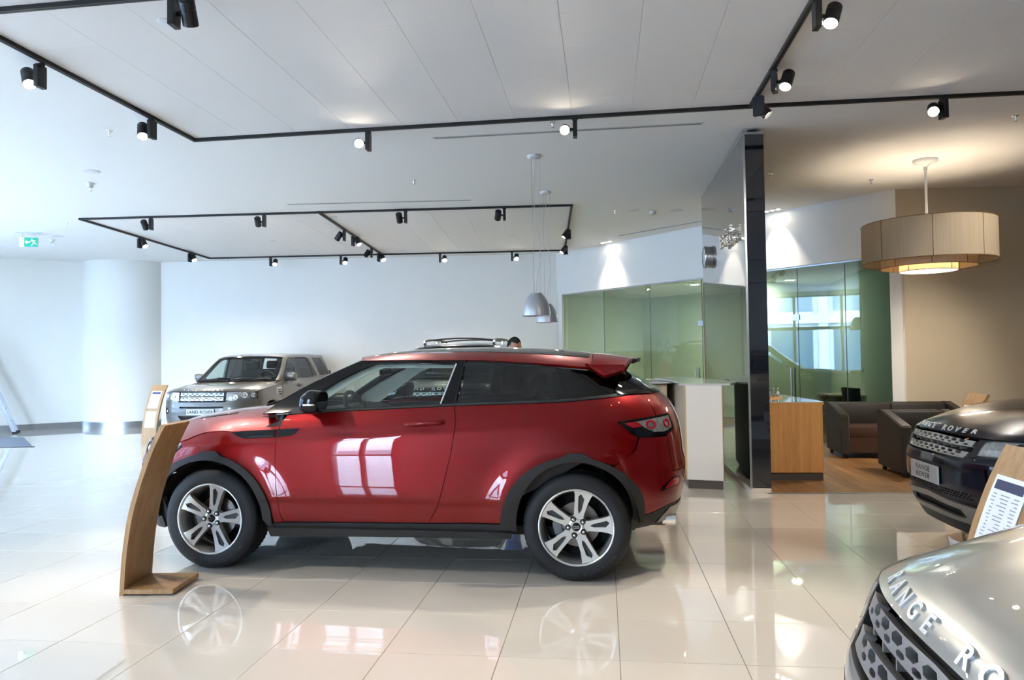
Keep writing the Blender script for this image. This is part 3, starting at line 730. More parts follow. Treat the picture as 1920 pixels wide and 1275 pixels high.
        for cx, cz, r in ((.70, .862, .040), (.86, .868, .034)):
            Mx = frame_at(fr, sgn*cx, cz); bm = bmesh.new()
            add_lathe(bm, [(r*1.15, -.002), (r*1.15, .006), (r, .006), (r*.98, -.0), (r*.8, -.001)], 32, Mx, mi=0)
            add_lathe(bm, [(r*.8, .0), (r*.6, .008), (r*.3, .013), (0, .015)], 32, Mx @ Matrix.Translation((0, 0, -.008)), mi=1)
            bobj('projector_lamp', bm, [M_TRIM, M_GLOSSB if False else M_CHROME], hl, smooth=True)
        panel('lamp_divider', [(sgn*a, b) for a, b in smoothline([(.60, .812), (.70, .816), (.80, .84), (.92, .90)], 4)+smoothline([(.935, .90), (.81, .832), (.70, .808), (.60, .806)], 4)], fr, M_TRIM, hl, h=.03, off=.001, t=.003, inset=0)
        fogi = [(sgn*a, b) for a, b in fogL]
        fg = panel('fog_lamp_recess', offset_poly(fogi, -.01), fr, M_DARK, root, h=.05, off=-.035, t=.002, inset=0)
        panel('fog_fin', [(sgn*a, b) for a, b in [(.70, .73), (.87, .73), (.87, .66), (.71, .66)]], fr, M_TRIM, fg, h=.05, off=-.02, t=.01, inset=0)
        panel('fog_lamp', [(sgn*a, b) for a, b in [(.70, .63), (.72, .648), (.86, .648), (.87, .60), (.74, .598), (.71, .605)]], fr, M_REFL, fg, h=.03, off=-.006, t=.02, inset=0)
    # grille bars with hexagons
    def hexes(y0, n, pitch, z, hw, hh, lim):
        o = []
        for i in range(n):
            y = y0+i*pitch
            if abs(y) > lim: continue
            sq = 1-.25*(abs(y)/.5)**2
            o.append([(y-hw*sq, z), (y-hw*.55*sq, z+hh), (y+hw*.55*sq, z+hh), (y+hw*sq, z), (y+hw*.55*sq, z-hh), (y-hw*.55*sq, z-hh)])
        return o
    for (zt_, zb_, wt, wb) in ((.904, .862, .482, .462), (.829, .786, .455, .43)):
        bar = [(-wt, zt_-.006), (0, zt_+.006), (wt, zt_-.006), (wb, zb_-.003), (0, zb_), (-wb, zb_-.003)]
        H1 = hexes(-.45, 11, .09, zt_-.0130, .036, .0105, wt-.05); 
        H2 = hexes(-.405, 10, .09, zb_+.0110, .026, .0060, wb-.045)
        panel('grille_bar', bar, fr, M_GRILLE, root, holes=H1+H2, h=.04, t=.028, off=-.004, inset=0)
    for i in range(8):
        y = -.35+i*.1; X = Vector(fr(np.array([y]), np.array([.845]))[0]); box('grille_fin', X.x+.012, X.x+.06, X.y-.003, X.y+.003, .832, .859, M_GRILLE, root)
    # plate
    X0 = fr(np.array([0.]), np.array([.62]))[0][0]
    plate = box('number_plate', X0-.012, X0-.002, -.235, .235, .56, .69, M_PLATE, root, bev=.003)
    for k, wtxt in enumerate(('RANGE', 'ROVER')):
        Mt = Matrix(((0, 0, -1, X0-.012), (-1, 0, 0, .02), (0, 1, 0, .650-.053*k), (0, 0, 0, 1)))
        text_obj('lettering', wtxt, .055, .002, Mt, M_LETTER, plate, sx=1.2, space=1.15)
    # lower mesh grille, skid plate
    mo = [(-.53, .552), (.53, .552), (.60, .47), (.55, .45), (0, .49), (-.55, .45), (-.60, .47)]
    mh = []
    for r in range(5):
        for c in range(31):
            y = -.50+c*.034+(r % 2)*.017; z = .540-r*.0165
            if abs(y) < .52 and z > .49-.045*(abs(y)/.55)**2*0 - .0 + .004 and z > (.492 if abs(y) < .3 else .492-.04*((abs(y)-.3)/.3)): mh.append([(y-.0135, z), (y-.007, z+.0055), (y+.007, z+.0055), (y+.0135, z), (y+.007, z-.0055), (y-.007, z-.0055)])
    panel('lower_mesh', mo, fr, M_TRIM, root, holes=mh, h=.05, t=.012, off=-.012, inset=0)
    panel('lower_recess', mo, fr, M_DARK, root, h=.08, t=.002, off=-.04, inset=0)
    panel('skid_plate', [(-.56, .452), (0, .492), (.56, .452), (.60, .46), (.70, .34), (.60, .30), (.42, .335), (0, .335), (-.42, .335), (-.60, .30), (-.70, .34), (-.60, .46)], fr, M_SKID, root, holes=[[(-.40, .425), (0, .447), (.40, .425), (.44, .375), (.40, .368), (0, .378), (-.40, .368), (-.44, .375)]], h=.05, t=.02, off=.006, inset=0)
    panel('skid_recess', [(-.50, .46), (.50, .46), (.52, .335), (-.52, .335)], fr, M_DARK, root, h=.08, t=.002, off=-.03, inset=0)
    panel('lower_lip', [(-.70, .33), (-.62, .42), (-.70, .42), (-.84, .438), (-.87, .50), (-.90, .50), (-.93, .30), (-.80, .265), (-.5, .25), (.5, .25), (.80, .265), (.93, .30), (.90, .50), (.87, .50), (.84, .438), (.70, .42), (.62, .42), (.70, .33), (.6, .30), (.42, .33), (-.42, .33), (-.6, .30)], fr, M_TRIM, root, h=.05, t=.03, off=.0, inset=0)
    # ---- mirrors
    for sgn in (-1, 1):
        bm = bmesh.new()
        r = bmesh.ops.create_uvsphere(bm, u_segments=32, v_segments=20, radius=1)
        for v in r['verts']:
            x, y, z = v.co; g = lambda c: math.copysign(abs(c)**.72, c)
            x, y, z = g(x), g(y), g(z)
            x = max(x, -1)*.078 if x < 0 else min(x, .62)*.115
            zz = z*.084*(1-.12*(x < -.03)); v.co = Vector((1.715+x+.012*z, sgn*(1.015+y*.105), 1.213+zz))
        mb = bobj('door_mirror', bm, M_GLOSSB, root, smooth=True)
        bm = bmesh.new(); add_lathe(bm, [(0, 0), (.075, 0)], 32, Matrix.Translation((1.787, sgn*1.015, 1.213)) @ Matrix.Rotation(PI/2, 4, 'Y') @ Matrix.Diagonal((.95, 1.25, 1, 1)))
        bobj('mirror_glass', bm, M_MIRG, mb)
        bm = bmesh.new(); add_tube(bm, [(1.66, sgn*1.085, 1.196), (1.70, sgn*1.118, 1.197), (1.75, sgn*1.122, 1.198), (1.775, sgn*1.118, 1.199)], .008, 8); bobj('indicator', bm, M_REFL, mb, smooth=True)
        bm = bmesh.new(); add_tube(bm, [(1.64, sgn*.855, 1.145), (1.70, sgn*.95, 1.150)], [.03, .028], 12); bobj('mirror_stalk', bm, M_TRIM, mb, smooth=True)
    # ---- wheels
    for xx in (FX, RX):
        wheel_well(root, xx, AZ, .425, .905)
        for sgn in (-1, 1): make_wheel(root, xx, sgn*.915, .362, .3665, twist=.2)
    # ---- cabin
    box('floor_pan', .9, 3.5, -.80, .80, .28, .34, M_DARK, root)
    box('underbody', 1.3, 3.05, -.84, .84, .26, .40, M_DARK, root)
    both('door_card', [(1.30, .40), (2.9, .40), (3.8, .9), (3.9, 1.20), (3.2, 1.17), (1.5, 1.10), (1.35, 1.08)], sd, M_INT, root, h=.15, t=.01, off=-.07, inset=0)
    bm = bmesh.new(); add_prism(bm, [(1.20, .70), (1.20, 1.09), (1.42, 1.12), (1.62, 1.105), (1.72, 1.05), (1.70, .9), (1.60, .70)], -.76, .76, axis='y')
    bobj('dashboard', bm, M_INT, root, angle=50)
    steering_wheel(root, 1.80, -.37, 1.085)
    seat(root, 2.72, -.37, .64); seat(root, 2.72, .37, .64); seat(root, 3.38, 0, .66, w=1.15, hr=2)
    liner = Loft([(x, z-.05) for x, z in rcen], [(x, y-.03, z-.035) for x, y, z in red_], 2.2, 5.)
    panel('headliner', [(-.97, .02), (.97, .02), (.97, .98), (-.97, .98)], liner, M_LINER, root, h=.1, t=.004, inset=0)
    pil = [(1.32, 1.14), (1.50, 1.185), (1.66, 1.28), (1.80, 1.365), (1.95, 1.445), (2.08, 1.487), (2.68, 1.478), (2.74, 1.492), (1.95, 1.492), (1.74, 1.395), (1.56, 1.305), (1.38, 1.20)]
    both('pillar_trim', [(1.34, 1.13), (1.54, 1.13), (1.70, 1.235), (1.84, 1.325), (1.98, 1.41), (2.12, 1.462), (2.64, 1.455), (2.69, 1.49), (1.96, 1.488), (1.74, 1.392), (1.56, 1.305), (1.38, 1.20)], sd, M_LINER, root, h=.08, t=.004, off=-.04, inset=0)
    both('rear_trim', [(3.5, 1.15), (3.95, 1.19), (3.85, 1.34), (3.60, 1.42), (3.50, 1.43)], sd, M_INT, root, h=.1, t=.004, off=-.06, inset=0)
    box('rear_shelf', 3.6, 4.0, -.62, .62, 1.10, 1.12, M_INT, root)
    bm = bmesh.new(); add_tube(bm, [(1.86, 0, 1.50), (1.88, 0, 1.45)], .012, 8); add_box(bm, 1.875, 1.905, -.12, .12, 1.375, 1.435, bev=.01)
    bobj('rear_view_mirror', bm, M_INT, root, angle=40)
    return root

# ------------------------------------------------------------------ boxy family SUV
def make_boxy(name, label, P):
    root = empty(name, label=label, cat='car')
    sh = Shell(W=[(.2, .86), (.3, .90), (.40, .925), (.5, .94), (.7, .948), (.9, .948), (1.02, .935), (1.10, .905), (1.15, .875), (1.2, .862), (1.35, .82), (1.5, .77), (1.6, .725), (1.7, .64)],
               zb=[(0, 1.15), (4.5, 1.15)], zb0=1.15,
               xf=[(.2, .13), (.3, .07), (.4, .03), (.5, .0), (.66, .0), (.78, .02), (.95, .045), (1.0, .06), (1.1, .12)],
               xr=[(.2, 4.38), (.4, 4.46), (.6, 4.50), (.8, 4.48), (1.1, 4.44), (1.3, 4.36), (1.6, 4.20), (1.72, 4.12)],
               xaf=.75, nf=3.2, xar=3.9, nr=4., xr0=4.48)
    FX, RX, AZ = .86, 3.52, .37
    sh.bulges = [(FX, .37, .46, .022), (RX, .37, .46, .022)]
    sd, fr, rr_ = sh.side, sh.front, sh.rear
    k = .5945
    both('inner_shell', [(.3, .8), (.9, 1.0), (1.4, 1.10), (4.3, 1.12), (4.45, .6), (4.4, .35), (3.97, .35)]+arc(RX, AZ, .44, .43, 0, 180, 20)+[(3.06, .28), (1.32, .28)]+arc(FX, AZ, .44, .43, 0, 180, 20)+[(.40, .34), (.05, .4)], sd, M_DARK, root, h=.14, t=.004, off=-.022, inset=0)
    wing = [(1.44, 1.135), (1.40, 1.08), (1.38, .9), (1.38, .35), (1.32, .33)]+arc(FX, AZ, .455, .44, 0, 150, 20)+[(.44, .72), (.42, .80), (.38, .86), (.38, .955), (.48, .985), (.8, 1.02), (1.1, 1.05)]
    both('front_wing', wing, sd, P, root, h=.05)
    d1 = [(1.445, 1.135), (1.405, 1.08), (1.385, .9), (1.385, .35), (2.32, .35), (2.36, .6), (2.37, 1.15)]
    d2 = [(2.375, 1.15), (2.365, .6), (2.325, .35), (2.98, .35), (3.05, .48), (3.16, .68), (3.28, .80), (3.36, 1.15)]
    for i, D in enumerate((d1, d2)):
        for dd, sg in zip(both('door', D, sd, P, root, h=.06), (1, -1)):
            hx = (2.18, 3.16)[i]; yb = sh.y_at(hx, 1.02)
            bm = bmesh.new(); add_tube(bm, [(hx-.10, sg*(yb+.005), 1.02), (hx-.07, sg*(yb+.04), 1.02), (hx+.07, sg*(yb+.04), 1.025), (hx+.10, sg*(yb+.005), 1.025)], .014, 8); add_lathe(bm, [(0, .012), (.04, .006), (.045, -.01)], 20, Matrix.Translation((hx, sg*yb, 1.02)) @ Matrix.Rotation(-sg*PI/2, 4, 'X'))
            bobj('door_handle', bm, M_TRIM, dd, smooth=True)
    both('rear_quarter', [(3.365, 1.15), (3.285, .80), (3.17, .68)]+arc(RX, AZ, .455, .44, 130, 30, 14)+[(3.99, .62), (4.45, .62), (4.48, 1.15)], sd, P, root, h=.06)
    both('sill', [(1.32, .345), (3.06, .345), (3.04, .26), (1.34, .26)], sd, M_TRIM, root, h=.1, t=.04, off=.012, inset=0)
    for cx in (FX, RX):
        both('arch_trim', [(cx+.47, .34)]+arc(cx, AZ, .47, .455, 0, 180, 24)+[(cx-.47, .34), (cx-.44, .34)]+arc(cx, AZ, .425, .415, 180, 0, 24)+[(cx+.44, .34)], sd, P, root, h=.04, t=.03, off=.008, inset=0)
    both('side_vent', [(1.08, .90), (1.12, 1.01), (1.33, 1.025), (1.33, .93), (1.20, .85), (1.14, .85)], sd, M_GRILLE, root, h=.05, off=.006, inset=0)
    for i in range(3):
        z0 = .965-.04*i; both('vent_slot', [(1.14+.01*i, z0), (1.31, z0+.01), (1.31, z0-.012), (1.14+.01*i, z0-.018)], sd, M_DARK, root, h=.05, off=.009, inset=0, t=.003)
    # glazing
    w1 = [(1.66, 1.175), (2.33, 1.185), (2.28, 1.585), (2.10, 1.58), (1.98, 1.53), (1.60, 1.21)]
    w2 = [(2.41, 1.185), (3.08, 1.195), (2.98, 1.59), (2.36, 1.59)]
    w2b = [(3.12, 1.195), (3.27, 1.20), (3.10, 1.585), (3.02, 1.59)]
    w3 = [(3.46, 1.20), (4.02, 1.20), (3.96, 1.30), (3.74, 1.59), (3.28, 1.60)]
    cab = [(1.30, 1.14), (1.46, 1.14), (3.36, 1.155), (4.12, 1.155), (4.0, 1.46), (3.93, 1.64), (2.9, 1.645), (2.2, 1.64), (1.95, 1.60), (1.62, 1.34), (1.36, 1.17)]
    both('cabin_side', cab, sd, P, root, holes=[w1, w2, w2b, w3], h=.06, t=.03, inset=0)
    both('front_door_window', w1, sd, M_GCLEAR, root, h=.1, t=.004, off=-.008, inset=0)
    for w_ in (w2, w2b, w3): both('rear_side_window', w_, sd, M_GDARK, root, h=.1, t=.004, off=-.004, inset=0)
    for w_ in (w1, w2):
        both('window_frame', offset_poly(w_, -.022), sd, M_TRIM, root, holes=[w_], h=.08, t=.01, off=.003, inset=0)
    # bonnet
    def E3(x, z): p = sd(np.array([x]), np.array([z]))[0]; return tuple(float(c) for c in p)
    he = [E3(x, z) for x, z in [(.36, .962), (.48, .99), (.62, 1.005), (.8, 1.022), (1.0, 1.042), (1.2, 1.06), (1.42, 1.135)]]
    hood = Loft([(.06, .985), (.10, 1.02), (.22, 1.05), (.42, 1.078), (.7, 1.10), (.95, 1.115), (1.12, 1.125)], he, 3.2, 5.)
    bn = panel('bonnet', [(-.995, .0), (.995, .0), (.995, 1), (-.995, 1)], hood, P, root, h=.05, t=.03, inset=0)
    for sg in (-1, 1):
        panel('bonnet_crease', [(sg*.60, .12), (sg*.68, .98), (sg*.70, .98), (sg*.62, .12)], hood, P, bn, h=.08, t=.004, off=.004, inset=0)
    badge_letters(bn, 'LAND ROVER', lambda i, n: frame_at(hood, (.33-.66*i/(n-1))/.80, .09), .07, .006, M_CHROME)
    # windscreen, roof
    we = [(x, sh.y_at(x, z)+.002, z) for x, z in [(1.30, 1.145), (1.47, 1.24), (1.64, 1.36), (1.80, 1.49), (1.95, 1.60)]]
    wc = [(1.12, 1.135), (1.30, 1.26), (1.47, 1.38), (1.64, 1.51), (1.80, 1.635)]
    ws = Loft(wc, we, 2.4, 2.2)
    panel('windscreen', [(-1, 0), (1, 0), (1, 1), (-1, 1)], ws, M_GCLEAR, root, h=.08, t=.003, off=-.002, inset=0)
    panel('windscreen_surround', [(-1, 0), (1, 0), (1, 1), (-1, 1)], ws, M_GLOSSB, root, holes=[[(-.93, .06), (.93, .06), (.92, .95), (-.92, .95)]], h=.08, t=.02, off=.001, inset=0)
    for sg in (-1, 1):
        panel('front_pillar', [(sg*.955, .0), (sg*1, .0), (sg*1, 1), (sg*.945, 1)], ws, P, root, h=.1, t=.02, off=.006, inset=0)
        a = Vector(ws(np.array([-.45*sg-.42]), np.array([.03]))[0])+Vector((-.03, 0, .02)); b = Vector(ws(np.array([.42*sg-.02]), np.array([.10]))[0])+Vector((-.02, 0, .02))
        bm = bmesh.new(); add_tube(bm, [a, b], .010, 8); bobj('wiper', bm, M_TRIM, root)
    rc = [(1.80, 1.635), (2.0, 1.672), (2.3, 1.695), (2.8, 1.705), (3.2, 1.705), (3.6, 1.70), (4.05, 1.68)]
    re = [(x, sh.y_at(x, z)+.003, z) for x, z in [(1.95, 1.60), (2.1, 1.632), (2.4, 1.645), (2.8, 1.648), (3.2, 1.648), (3.6, 1.648), (3.98, 1.64)]]
    roof = Loft(rc, re, 2.4, 5.)
    rf = panel('roof', [(-1, 0), (1, 0), (1, 1), (-1, 1)], roof, P, root, h=.07, t=.02, inset=0)
    for sg in (-1, 1):
        for s_ in (.93,): panel('roof_channel', [(sg*(s_-.012), .06), (sg*(s_+.012), .06), (sg*(s_+.012), 1), (sg*(s_-.012), 1)], roof, M_TRIM, rf, h=.1, t=.003, off=.002, inset=0)
    # tail
    panel('tailgate', [(-.66, .62), (.66, .62), (.68, 1.14), (.68, 1.2), (-.68, 1.2), (-.68, 1.14)], rr_, P, root, h=.1)
    panel('rear_window', [(-.70, 1.2), (.70, 1.2), (.66, 1.64), (-.66, 1.64)], rr_, M_GDARK, root, h=.1, t=.004, inset=0)
    panel('rear_bumper', [(-1.15, .61), (1.15, .61), (1.12, .38), (.8, .30), (-.8, .30), (-1.12, .38)], rr_, P, root, h=.1, t=.03, inset=0)
    for sg in (-1, 1):
        panel('tail_light', [(sg*.69, .88), (sg*.93, .90), (sg*.90, 1.30), (sg*.70, 1.28)], rr_, M_TAILR, root, h=.08, off=.008, inset=0)
    # front end
    gr = [(-.43, .965), (.43, .965), (.42, .80), (-.42, .80)]
    panel('grille_frame', offset_poly(gr, -.02), fr, M_TRIM, root, holes=[gr], h=.06, t=.03, off=.004, inset=0)
    panel('grille_recess', gr, fr, M_DARK, root, h=.1, t=.003, off=-.06, inset=0)
    for (zc, w_) in ((.926, .415), (.842, .41)):
        H = []
        for i in range(9):
            y = -.36+.09*i; H.append([(y-.033, zc+.012), (y-.02, zc+.021), (y+.02, zc+.021), (y+.033, zc+.012), (y+.02, zc+.003), (y-.02, zc+.003)])
            y = -.405+.09*i+.0
            if abs(y) < .38: H.append([(y-.03, zc-.013), (y-.02, zc-.006), (y+.02, zc-.006), (y+.03, zc-.013), (y+.02, zc-.020), (y-.02, zc-.020)])
        panel('grille_bar', [(-w_, zc+.032), (w_, zc+.032), (w_, zc-.030), (-w_, zc-.030)], fr, M_CHROME2, root, holes=H, h=.06, t=.02, off=.0, inset=0)
    for y in (-.26, 0, .26): box('grille_fin', .045, .075, y-.005, y+.005, .80, .965, M_CHROME2, root)
    Mx = frame_at(fr, -.23, .842); bm = bmesh.new(); add_lathe(bm, [(0, .010), (.9, .010), (1, .004), (1, -.004)], 32, Mx @ Matrix.Diagonal((.058, .030, 1, 1)))
    bd = bobj('badge', bm, mat('badge_green', srgb(20, 70, 50), rough=.3, metal=.3), root, angle=30)
    bm = bmesh.new(); add_lathe(bm, [(.86, .009), (.9, .015), (1.0, .013), (1.06, .0)], 32, Mx @ Matrix.Diagonal((.058, .030, 1, 1))); bobj('badge_ring', bm, M_CHROME, bd, smooth=True)
    for kk, wt in enumerate(('LAND', 'ROVER')): text_obj('lettering', wt, .020, .002, Mx @ Matrix.Translation((-.006+.012*kk, .009-.018*kk, .011)), M_CHROME, bd, sx=1.1)
    half = [(0, .79), (.44, .79), (.46, .80), (1.0, .83), (1.035, .72), (1.02, .62), (.98, .50), (.97, .38), (.80, .34), (.5, .34), (.46, .40), (0, .40)]
    slot = [(-.42, .705), (.42, .705), (.42, .672), (-.42, .672)]
    low = [(-.46, .535), (.46, .535), (.40, .46), (-.40, .46)]
    fogs = [ring(sg*.74, .62, .055, .062, 16) for sg in (-1, 1)]
    panel('front_bumper', half+[(-a, b) for a, b in half[::-1][1:-1]], fr, P, root, holes=[slot, low]+fogs, h=.05, t=.03, inset=0)
    for nm, q in (('bumper_slot', slot), ('lower_intake', low)): panel(nm, offset_poly(q, -.01), fr, M_DARK, root, h=.08, t=.003, off=-.03, inset=0)
    panel('skid_plate', [(-.5, .395), (.5, .395), (.44, .30), (-.44, .30)], fr, M_SKID, root, h=.08, off=.004, inset=0)
    panel('lower_lip', [(-.97, .38), (-.80, .34), (-.5, .34), (.5, .34), (.80, .34), (.97, .38), (.95, .28), (.6, .26), (-.6, .26), (-.95, .28)], fr, M_TRIM, root, h=.08, t=.03, inset=0)
    pt = panel('number_plate', [(-.27, .66), (.27, .66), (.27, .555), (-.27, .555)], lambda p, q: np.stack([-.022+0*p, p, q], 1), M_PLATE, root, h=.1, t=.01, inset=0)
    text_obj('lettering', 'LAND ROVER', .082, .003, Matrix(((0, 0, -1, -.023), (-1, 0, 0, 0), (0, 1, 0, .606), (0, 0, 0, 1))), M_LETTER, pt, sx=1.0, space=1.05, bold=.01)
    for sg in (-1, 1):
        L = [(sg*a, b) for a, b in [(.455, .965), (.45, .815), (.60, .80), (.98, .83), (1.0, .965), (.75, .975)]]
        hl = panel('headlamp', L, fr, M_LENS, root, h=.06, off=.004, t=.004, inset=0)
        panel('lamp_housing', L, fr, M_LAMPC, hl, h=.05, off=-.02, t=.002, inset=0)
        for cx, cz, r in ((.60, .868, .048), (.745, .905, .050), (.88, .90, .038)):
            bm = bmesh.new(); Mx = frame_at(fr, sg*cx, cz)
            add_lathe(bm, [(r*1.1, -.02), (r*1.1, -.004), (r, -.003), (r*.9, -.012), (r*.5, -.010), (r*.3, -.004), (0, -.002)], 28, Mx); bobj('projector_lamp', bm, M_CHROME, hl, smooth=True)
        bm = bmesh.new(); Mx = frame_at(fr, sg*.74, .62); add_lathe(bm, [(.058, -.03), (.058, .003), (.045, .003), (.036, -.015), (0, -.018)], 28, Mx); bobj('fog_lamp', bm, M_TRIM, root, smooth=True)
        bm = bmesh.new(); Mx = frame_at(fr, sg*.74, .62); add_lathe(bm, [(.034, -.012), (.02, -.002), (0, .002)], 24, Mx); bobj('fog_lens', bm, M_CHROME, root, smooth=True)
        # mirrors
        bm = bmesh.new(); add_box(bm, 1.60, 1.74, sg*.90 if sg > 0 else sg*1.10, sg*1.10 if sg > 0 else sg*.90, 1.155, 1.285, bev=.04, seg=3)
        mb = bobj('door_mirror', bm, P, root, angle=50)
        box('mirror_base', 1.62, 1.735, min(sg*.84, sg*1.08), max(sg*.84, sg*1.08), 1.125, 1.165, M_TRIM, mb, bev=.012)
    for xx in (FX, RX):
        wheel_well(root, xx, AZ, .425, .90)
        for sg in (-1, 1): make_wheel(root, xx, sg*.925, .357, .36, rr=.25)
    box('floor_pan', .5, 4.2, -.8, .8, .25, .32, M_DARK, root)
    bm = bmesh.new(); add_prism(bm, [(1.20, .75), (1.20, 1.09), (1.45, 1.16), (1.68, 1.12), (1.70, .8)], -.78, .78, axis='y'); bobj('dashboard', bm, M_INT, root, angle=50)
    steering_wheel(root, 1.86, -.38, 1.16, tilt=.4)
    seat(root, 2.35, -.38, .78); seat(root, 2.35, .38, .78); seat(root, 3.25, 0, .80, w=1.3, hr=3)
    both('door_card', [(1.30, .45), (3.9, .45), (4.2, 1.13), (1.42, 1.12)], sd, M_INT, root, h=.2, t=.01, off=-.07, inset=0)
    bm = bmesh.new(); add_tube(bm, [(1.84, 0, 1.60), (1.86, 0, 1.53)], .012, 8); add_box(bm, 1.85, 1.88, -.12, .12, 1.48, 1.54, bev=.01); bobj('rear_view_mirror', bm, M_INT, root)
    both('side_badge', ring(3.38, 1.22, .02, .012, 16), sd, M_CHROME, root, h=.02, off=.004, inset=0, t=.003)
    return root
def add_rails(root, P):
    """roof rails and cross feet"""
    for sg in (-1, 1):
        bm = bmesh.new()
        add_tube(bm, smoothline([(2.05, sg*.60, 1.67), (2.16, sg*.605, 1.735), (2.4, sg*.61, 1.76), (3.3, sg*.61, 1.765), (3.72, sg*.605, 1.745), (3.85, sg*.60, 1.68)], 5), .017, 10)
        r = bobj('roof_rail', bm, M_TRIM, root, smooth=True)
        for x in (2.12, 3.02, 3.78): box('rail_foot', x-.05, x+.05, sg*.605-.02, sg*.605+.02, 1.66, 1.74, M_CHROME, r, bev=.01)

    for x in (2.14, 3.3):
        bm = bmesh.new(); add_tube(bm, smoothline([(x, -.60, 1.735), (x-.01, -.3, 1.762), (x-.015, 0, 1.77), (x-.01, .3, 1.762), (x, .60, 1.735)], 4), .014, 8)
        bobj('cross_bar', bm, M_TRIM, root, smooth=True)
# ------------------------------------------------------------------ room
HC = 4.0
A7 = math.radians(7); U7 = Vector((math.cos(A7), -math.sin(A7), 0)); V7 = Vector((math.sin(A7), math.cos(A7), 0))
A3 = math.radians(3.2); A2 = math.radians(2.3)
M_WALL = mat('wall_white', srgb(228, 228, 224), rough=.85, noise=.02, nscale=3)
M_TAN = mat('wall_tan', srgb(180, 168, 146), rough=.85, noise=.02, nscale=3)
M_CEIL = mat('ceiling_white', srgb(226, 226, 224), rough=.9)
M_CTILE = mat('ceiling_tile_white', srgb(222, 220, 218), rough=.9, bump=.2, bscale=150)
M_TILE = mat('floor_tile', srgb(222, 213, 200), rough=.022, spec=.62, coat=.7, coat_rough=.01, noise=.03, nscale=1.2)
M_GROUT = mat('grout', srgb(120, 112, 100), rough=.7)
M_STEEL = mat('brushed_steel', srgb(176, 180, 184), rough=.3, metal=.9)
M_FRAME = mat('window_frame', srgb(96, 100, 104), rough=.4, metal=.3)
M_WINGL = glass('window_glass', (.95, .98, 1, 1), refl=.04)
M_PGLASS = glass('partition_glass', (.66, .76, .71, 1), refl=.085, boost=1.0)
M_OFFW = mat('office_wall', srgb(200, 206, 190), rough=.85)
M_PANEL = mat('panel_gloss', (.008, .010, .016, 1), rough=.035, coat=1., spec=.7)
M_BLK = mat('black_metal', srgb(30, 31, 33), rough=.42, metal=.2)
M_WOOD = wood('oak', srgb(216, 162, 98), srgb(184, 128, 70), 'Z')
M_WOODL = wood('oak_light', srgb(206, 184, 158), srgb(180, 158, 132), 'Z')
M_PLANK = wood('oak_plank', srgb(158, 118, 76), srgb(108, 76, 46), 'Y', rough=.38, scale=.8, rand=.22)

def quad_wall(name, p0, p1, z0, z1, t, m, kind='structure', parent=None):
    """wall slab between two plan points, thickness on the left of the direction"""
    p0 = Vector((p0[0], p0[1], 0)); p1 = Vector((p1[0], p1[1], 0)); d = (p1-p0).normalized(); n = Vector((-d.y, d.x, 0))
    bm = bmesh.new(); add_prism(bm, [tuple(p.xy) for p in (p0, p1, p1+n*t, p0+n*t)], z0, z1)
    o = bobj(name, bm, m, parent)
    if kind: o['kind'] = kind
    return o
# floor slab (grout) and tiles
WL0 = (-13.5, 16.04); WL1 = (-11.8, -6.5)           # window wall on the street side
OA = Vector((1.085, 17.74, 0)); OB = Vector((5.874, 11.328, 0)); OD = (OB-OA).normalized(); ON = Vector((OD.y*-1, OD.x, 0))
if ON.x < 0: ON = -ON                                  # into the office
bm = bmesh.new(); add_box(bm, -14, 15, -8, 24, -.12, -.004)
floor = bobj('floor', bm, M_GROUT); floor['kind'] = 'structure'
wood_front = 8.13
WZ = [(2.74, 8.12), (13.2, 7.33), (13.2, 10.75), (5.87, 11.30), (4.75, 12.85), (3.12, 12.6)]
def in_room(x, y):
    if y > 18.3-.055*(x+8.5): return False
    if x < WL0[0]+(WL0[1]-y)*(WL1[0]-WL0[0])/(WL0[1]-WL1[1])-.3: return False
    if y < -6.4 or x > 13.4: return False
    if (Vector((x, y, 0))-OA).dot(ON) > .35: return False
    if x > 5.9 and y > 11.6: return False
    if x < -9.5 and (y-17.3) > (x+11.5)*.67+.5: return False
    return True
tile_me = None; rest = bmesh.new(); cells = []
T = .6
for i in range(-26, 30):
    for j in range(-16, 34):
        u = .052+T*(i+.5); v = .15+T*(j+.5)
        p = U7*u+V7*v
        if not in_room(p.x, p.y): continue
        if inpoly(np.array([[p.x, p.y]]), WZ)[0]: 
            q = np.array([tuple((U7*(u+a)+V7*(v+b)).xy) for a in (-.3, .3) for b in (-.3, .3)])
            if inpoly(q, WZ).all(): continue
        d = (p-Vector((0, 0, 0))); ang = abs(p.x)/max(p.y, .1)
        vis = p.y > 2.6 and ang < .74
        cells.append((0 if vis else 1, p.y, u, v, p))
cells.sort(key=lambda c: (c[0], c[1]))
tb = bmesh.new(); add_box(tb, -.2985, .2985, -.2985, .2985, -.010, 0, bev=.0012)
tile_me = bpy.data.meshes.new('floor_tile'); tb.to_mesh(tile_me); tb.free(); tile_me.materials.append(M_TILE)
Rz = Matrix.Rotation(-A7, 4, 'Z')
for k_, (vis, _, u, v, p) in enumerate(cells):
    if k_ < 290 and not vis:
        o = bpy.data.objects.new('floor_tile', tile_me); link(o, floor); o.location = p; o.rotation_euler = (random.uniform(-.0006, .0006), random.uniform(-.0006, .0006), -A7)
    else:
        add_box(rest, -.2985, .2985, -.2985, .2985, -.010, 0, M=Matrix.Translation(p) @ Rz)
r_ = bobj('floor_tiles', rest, M_TILE, floor); r_['kind'] = 'stuff'
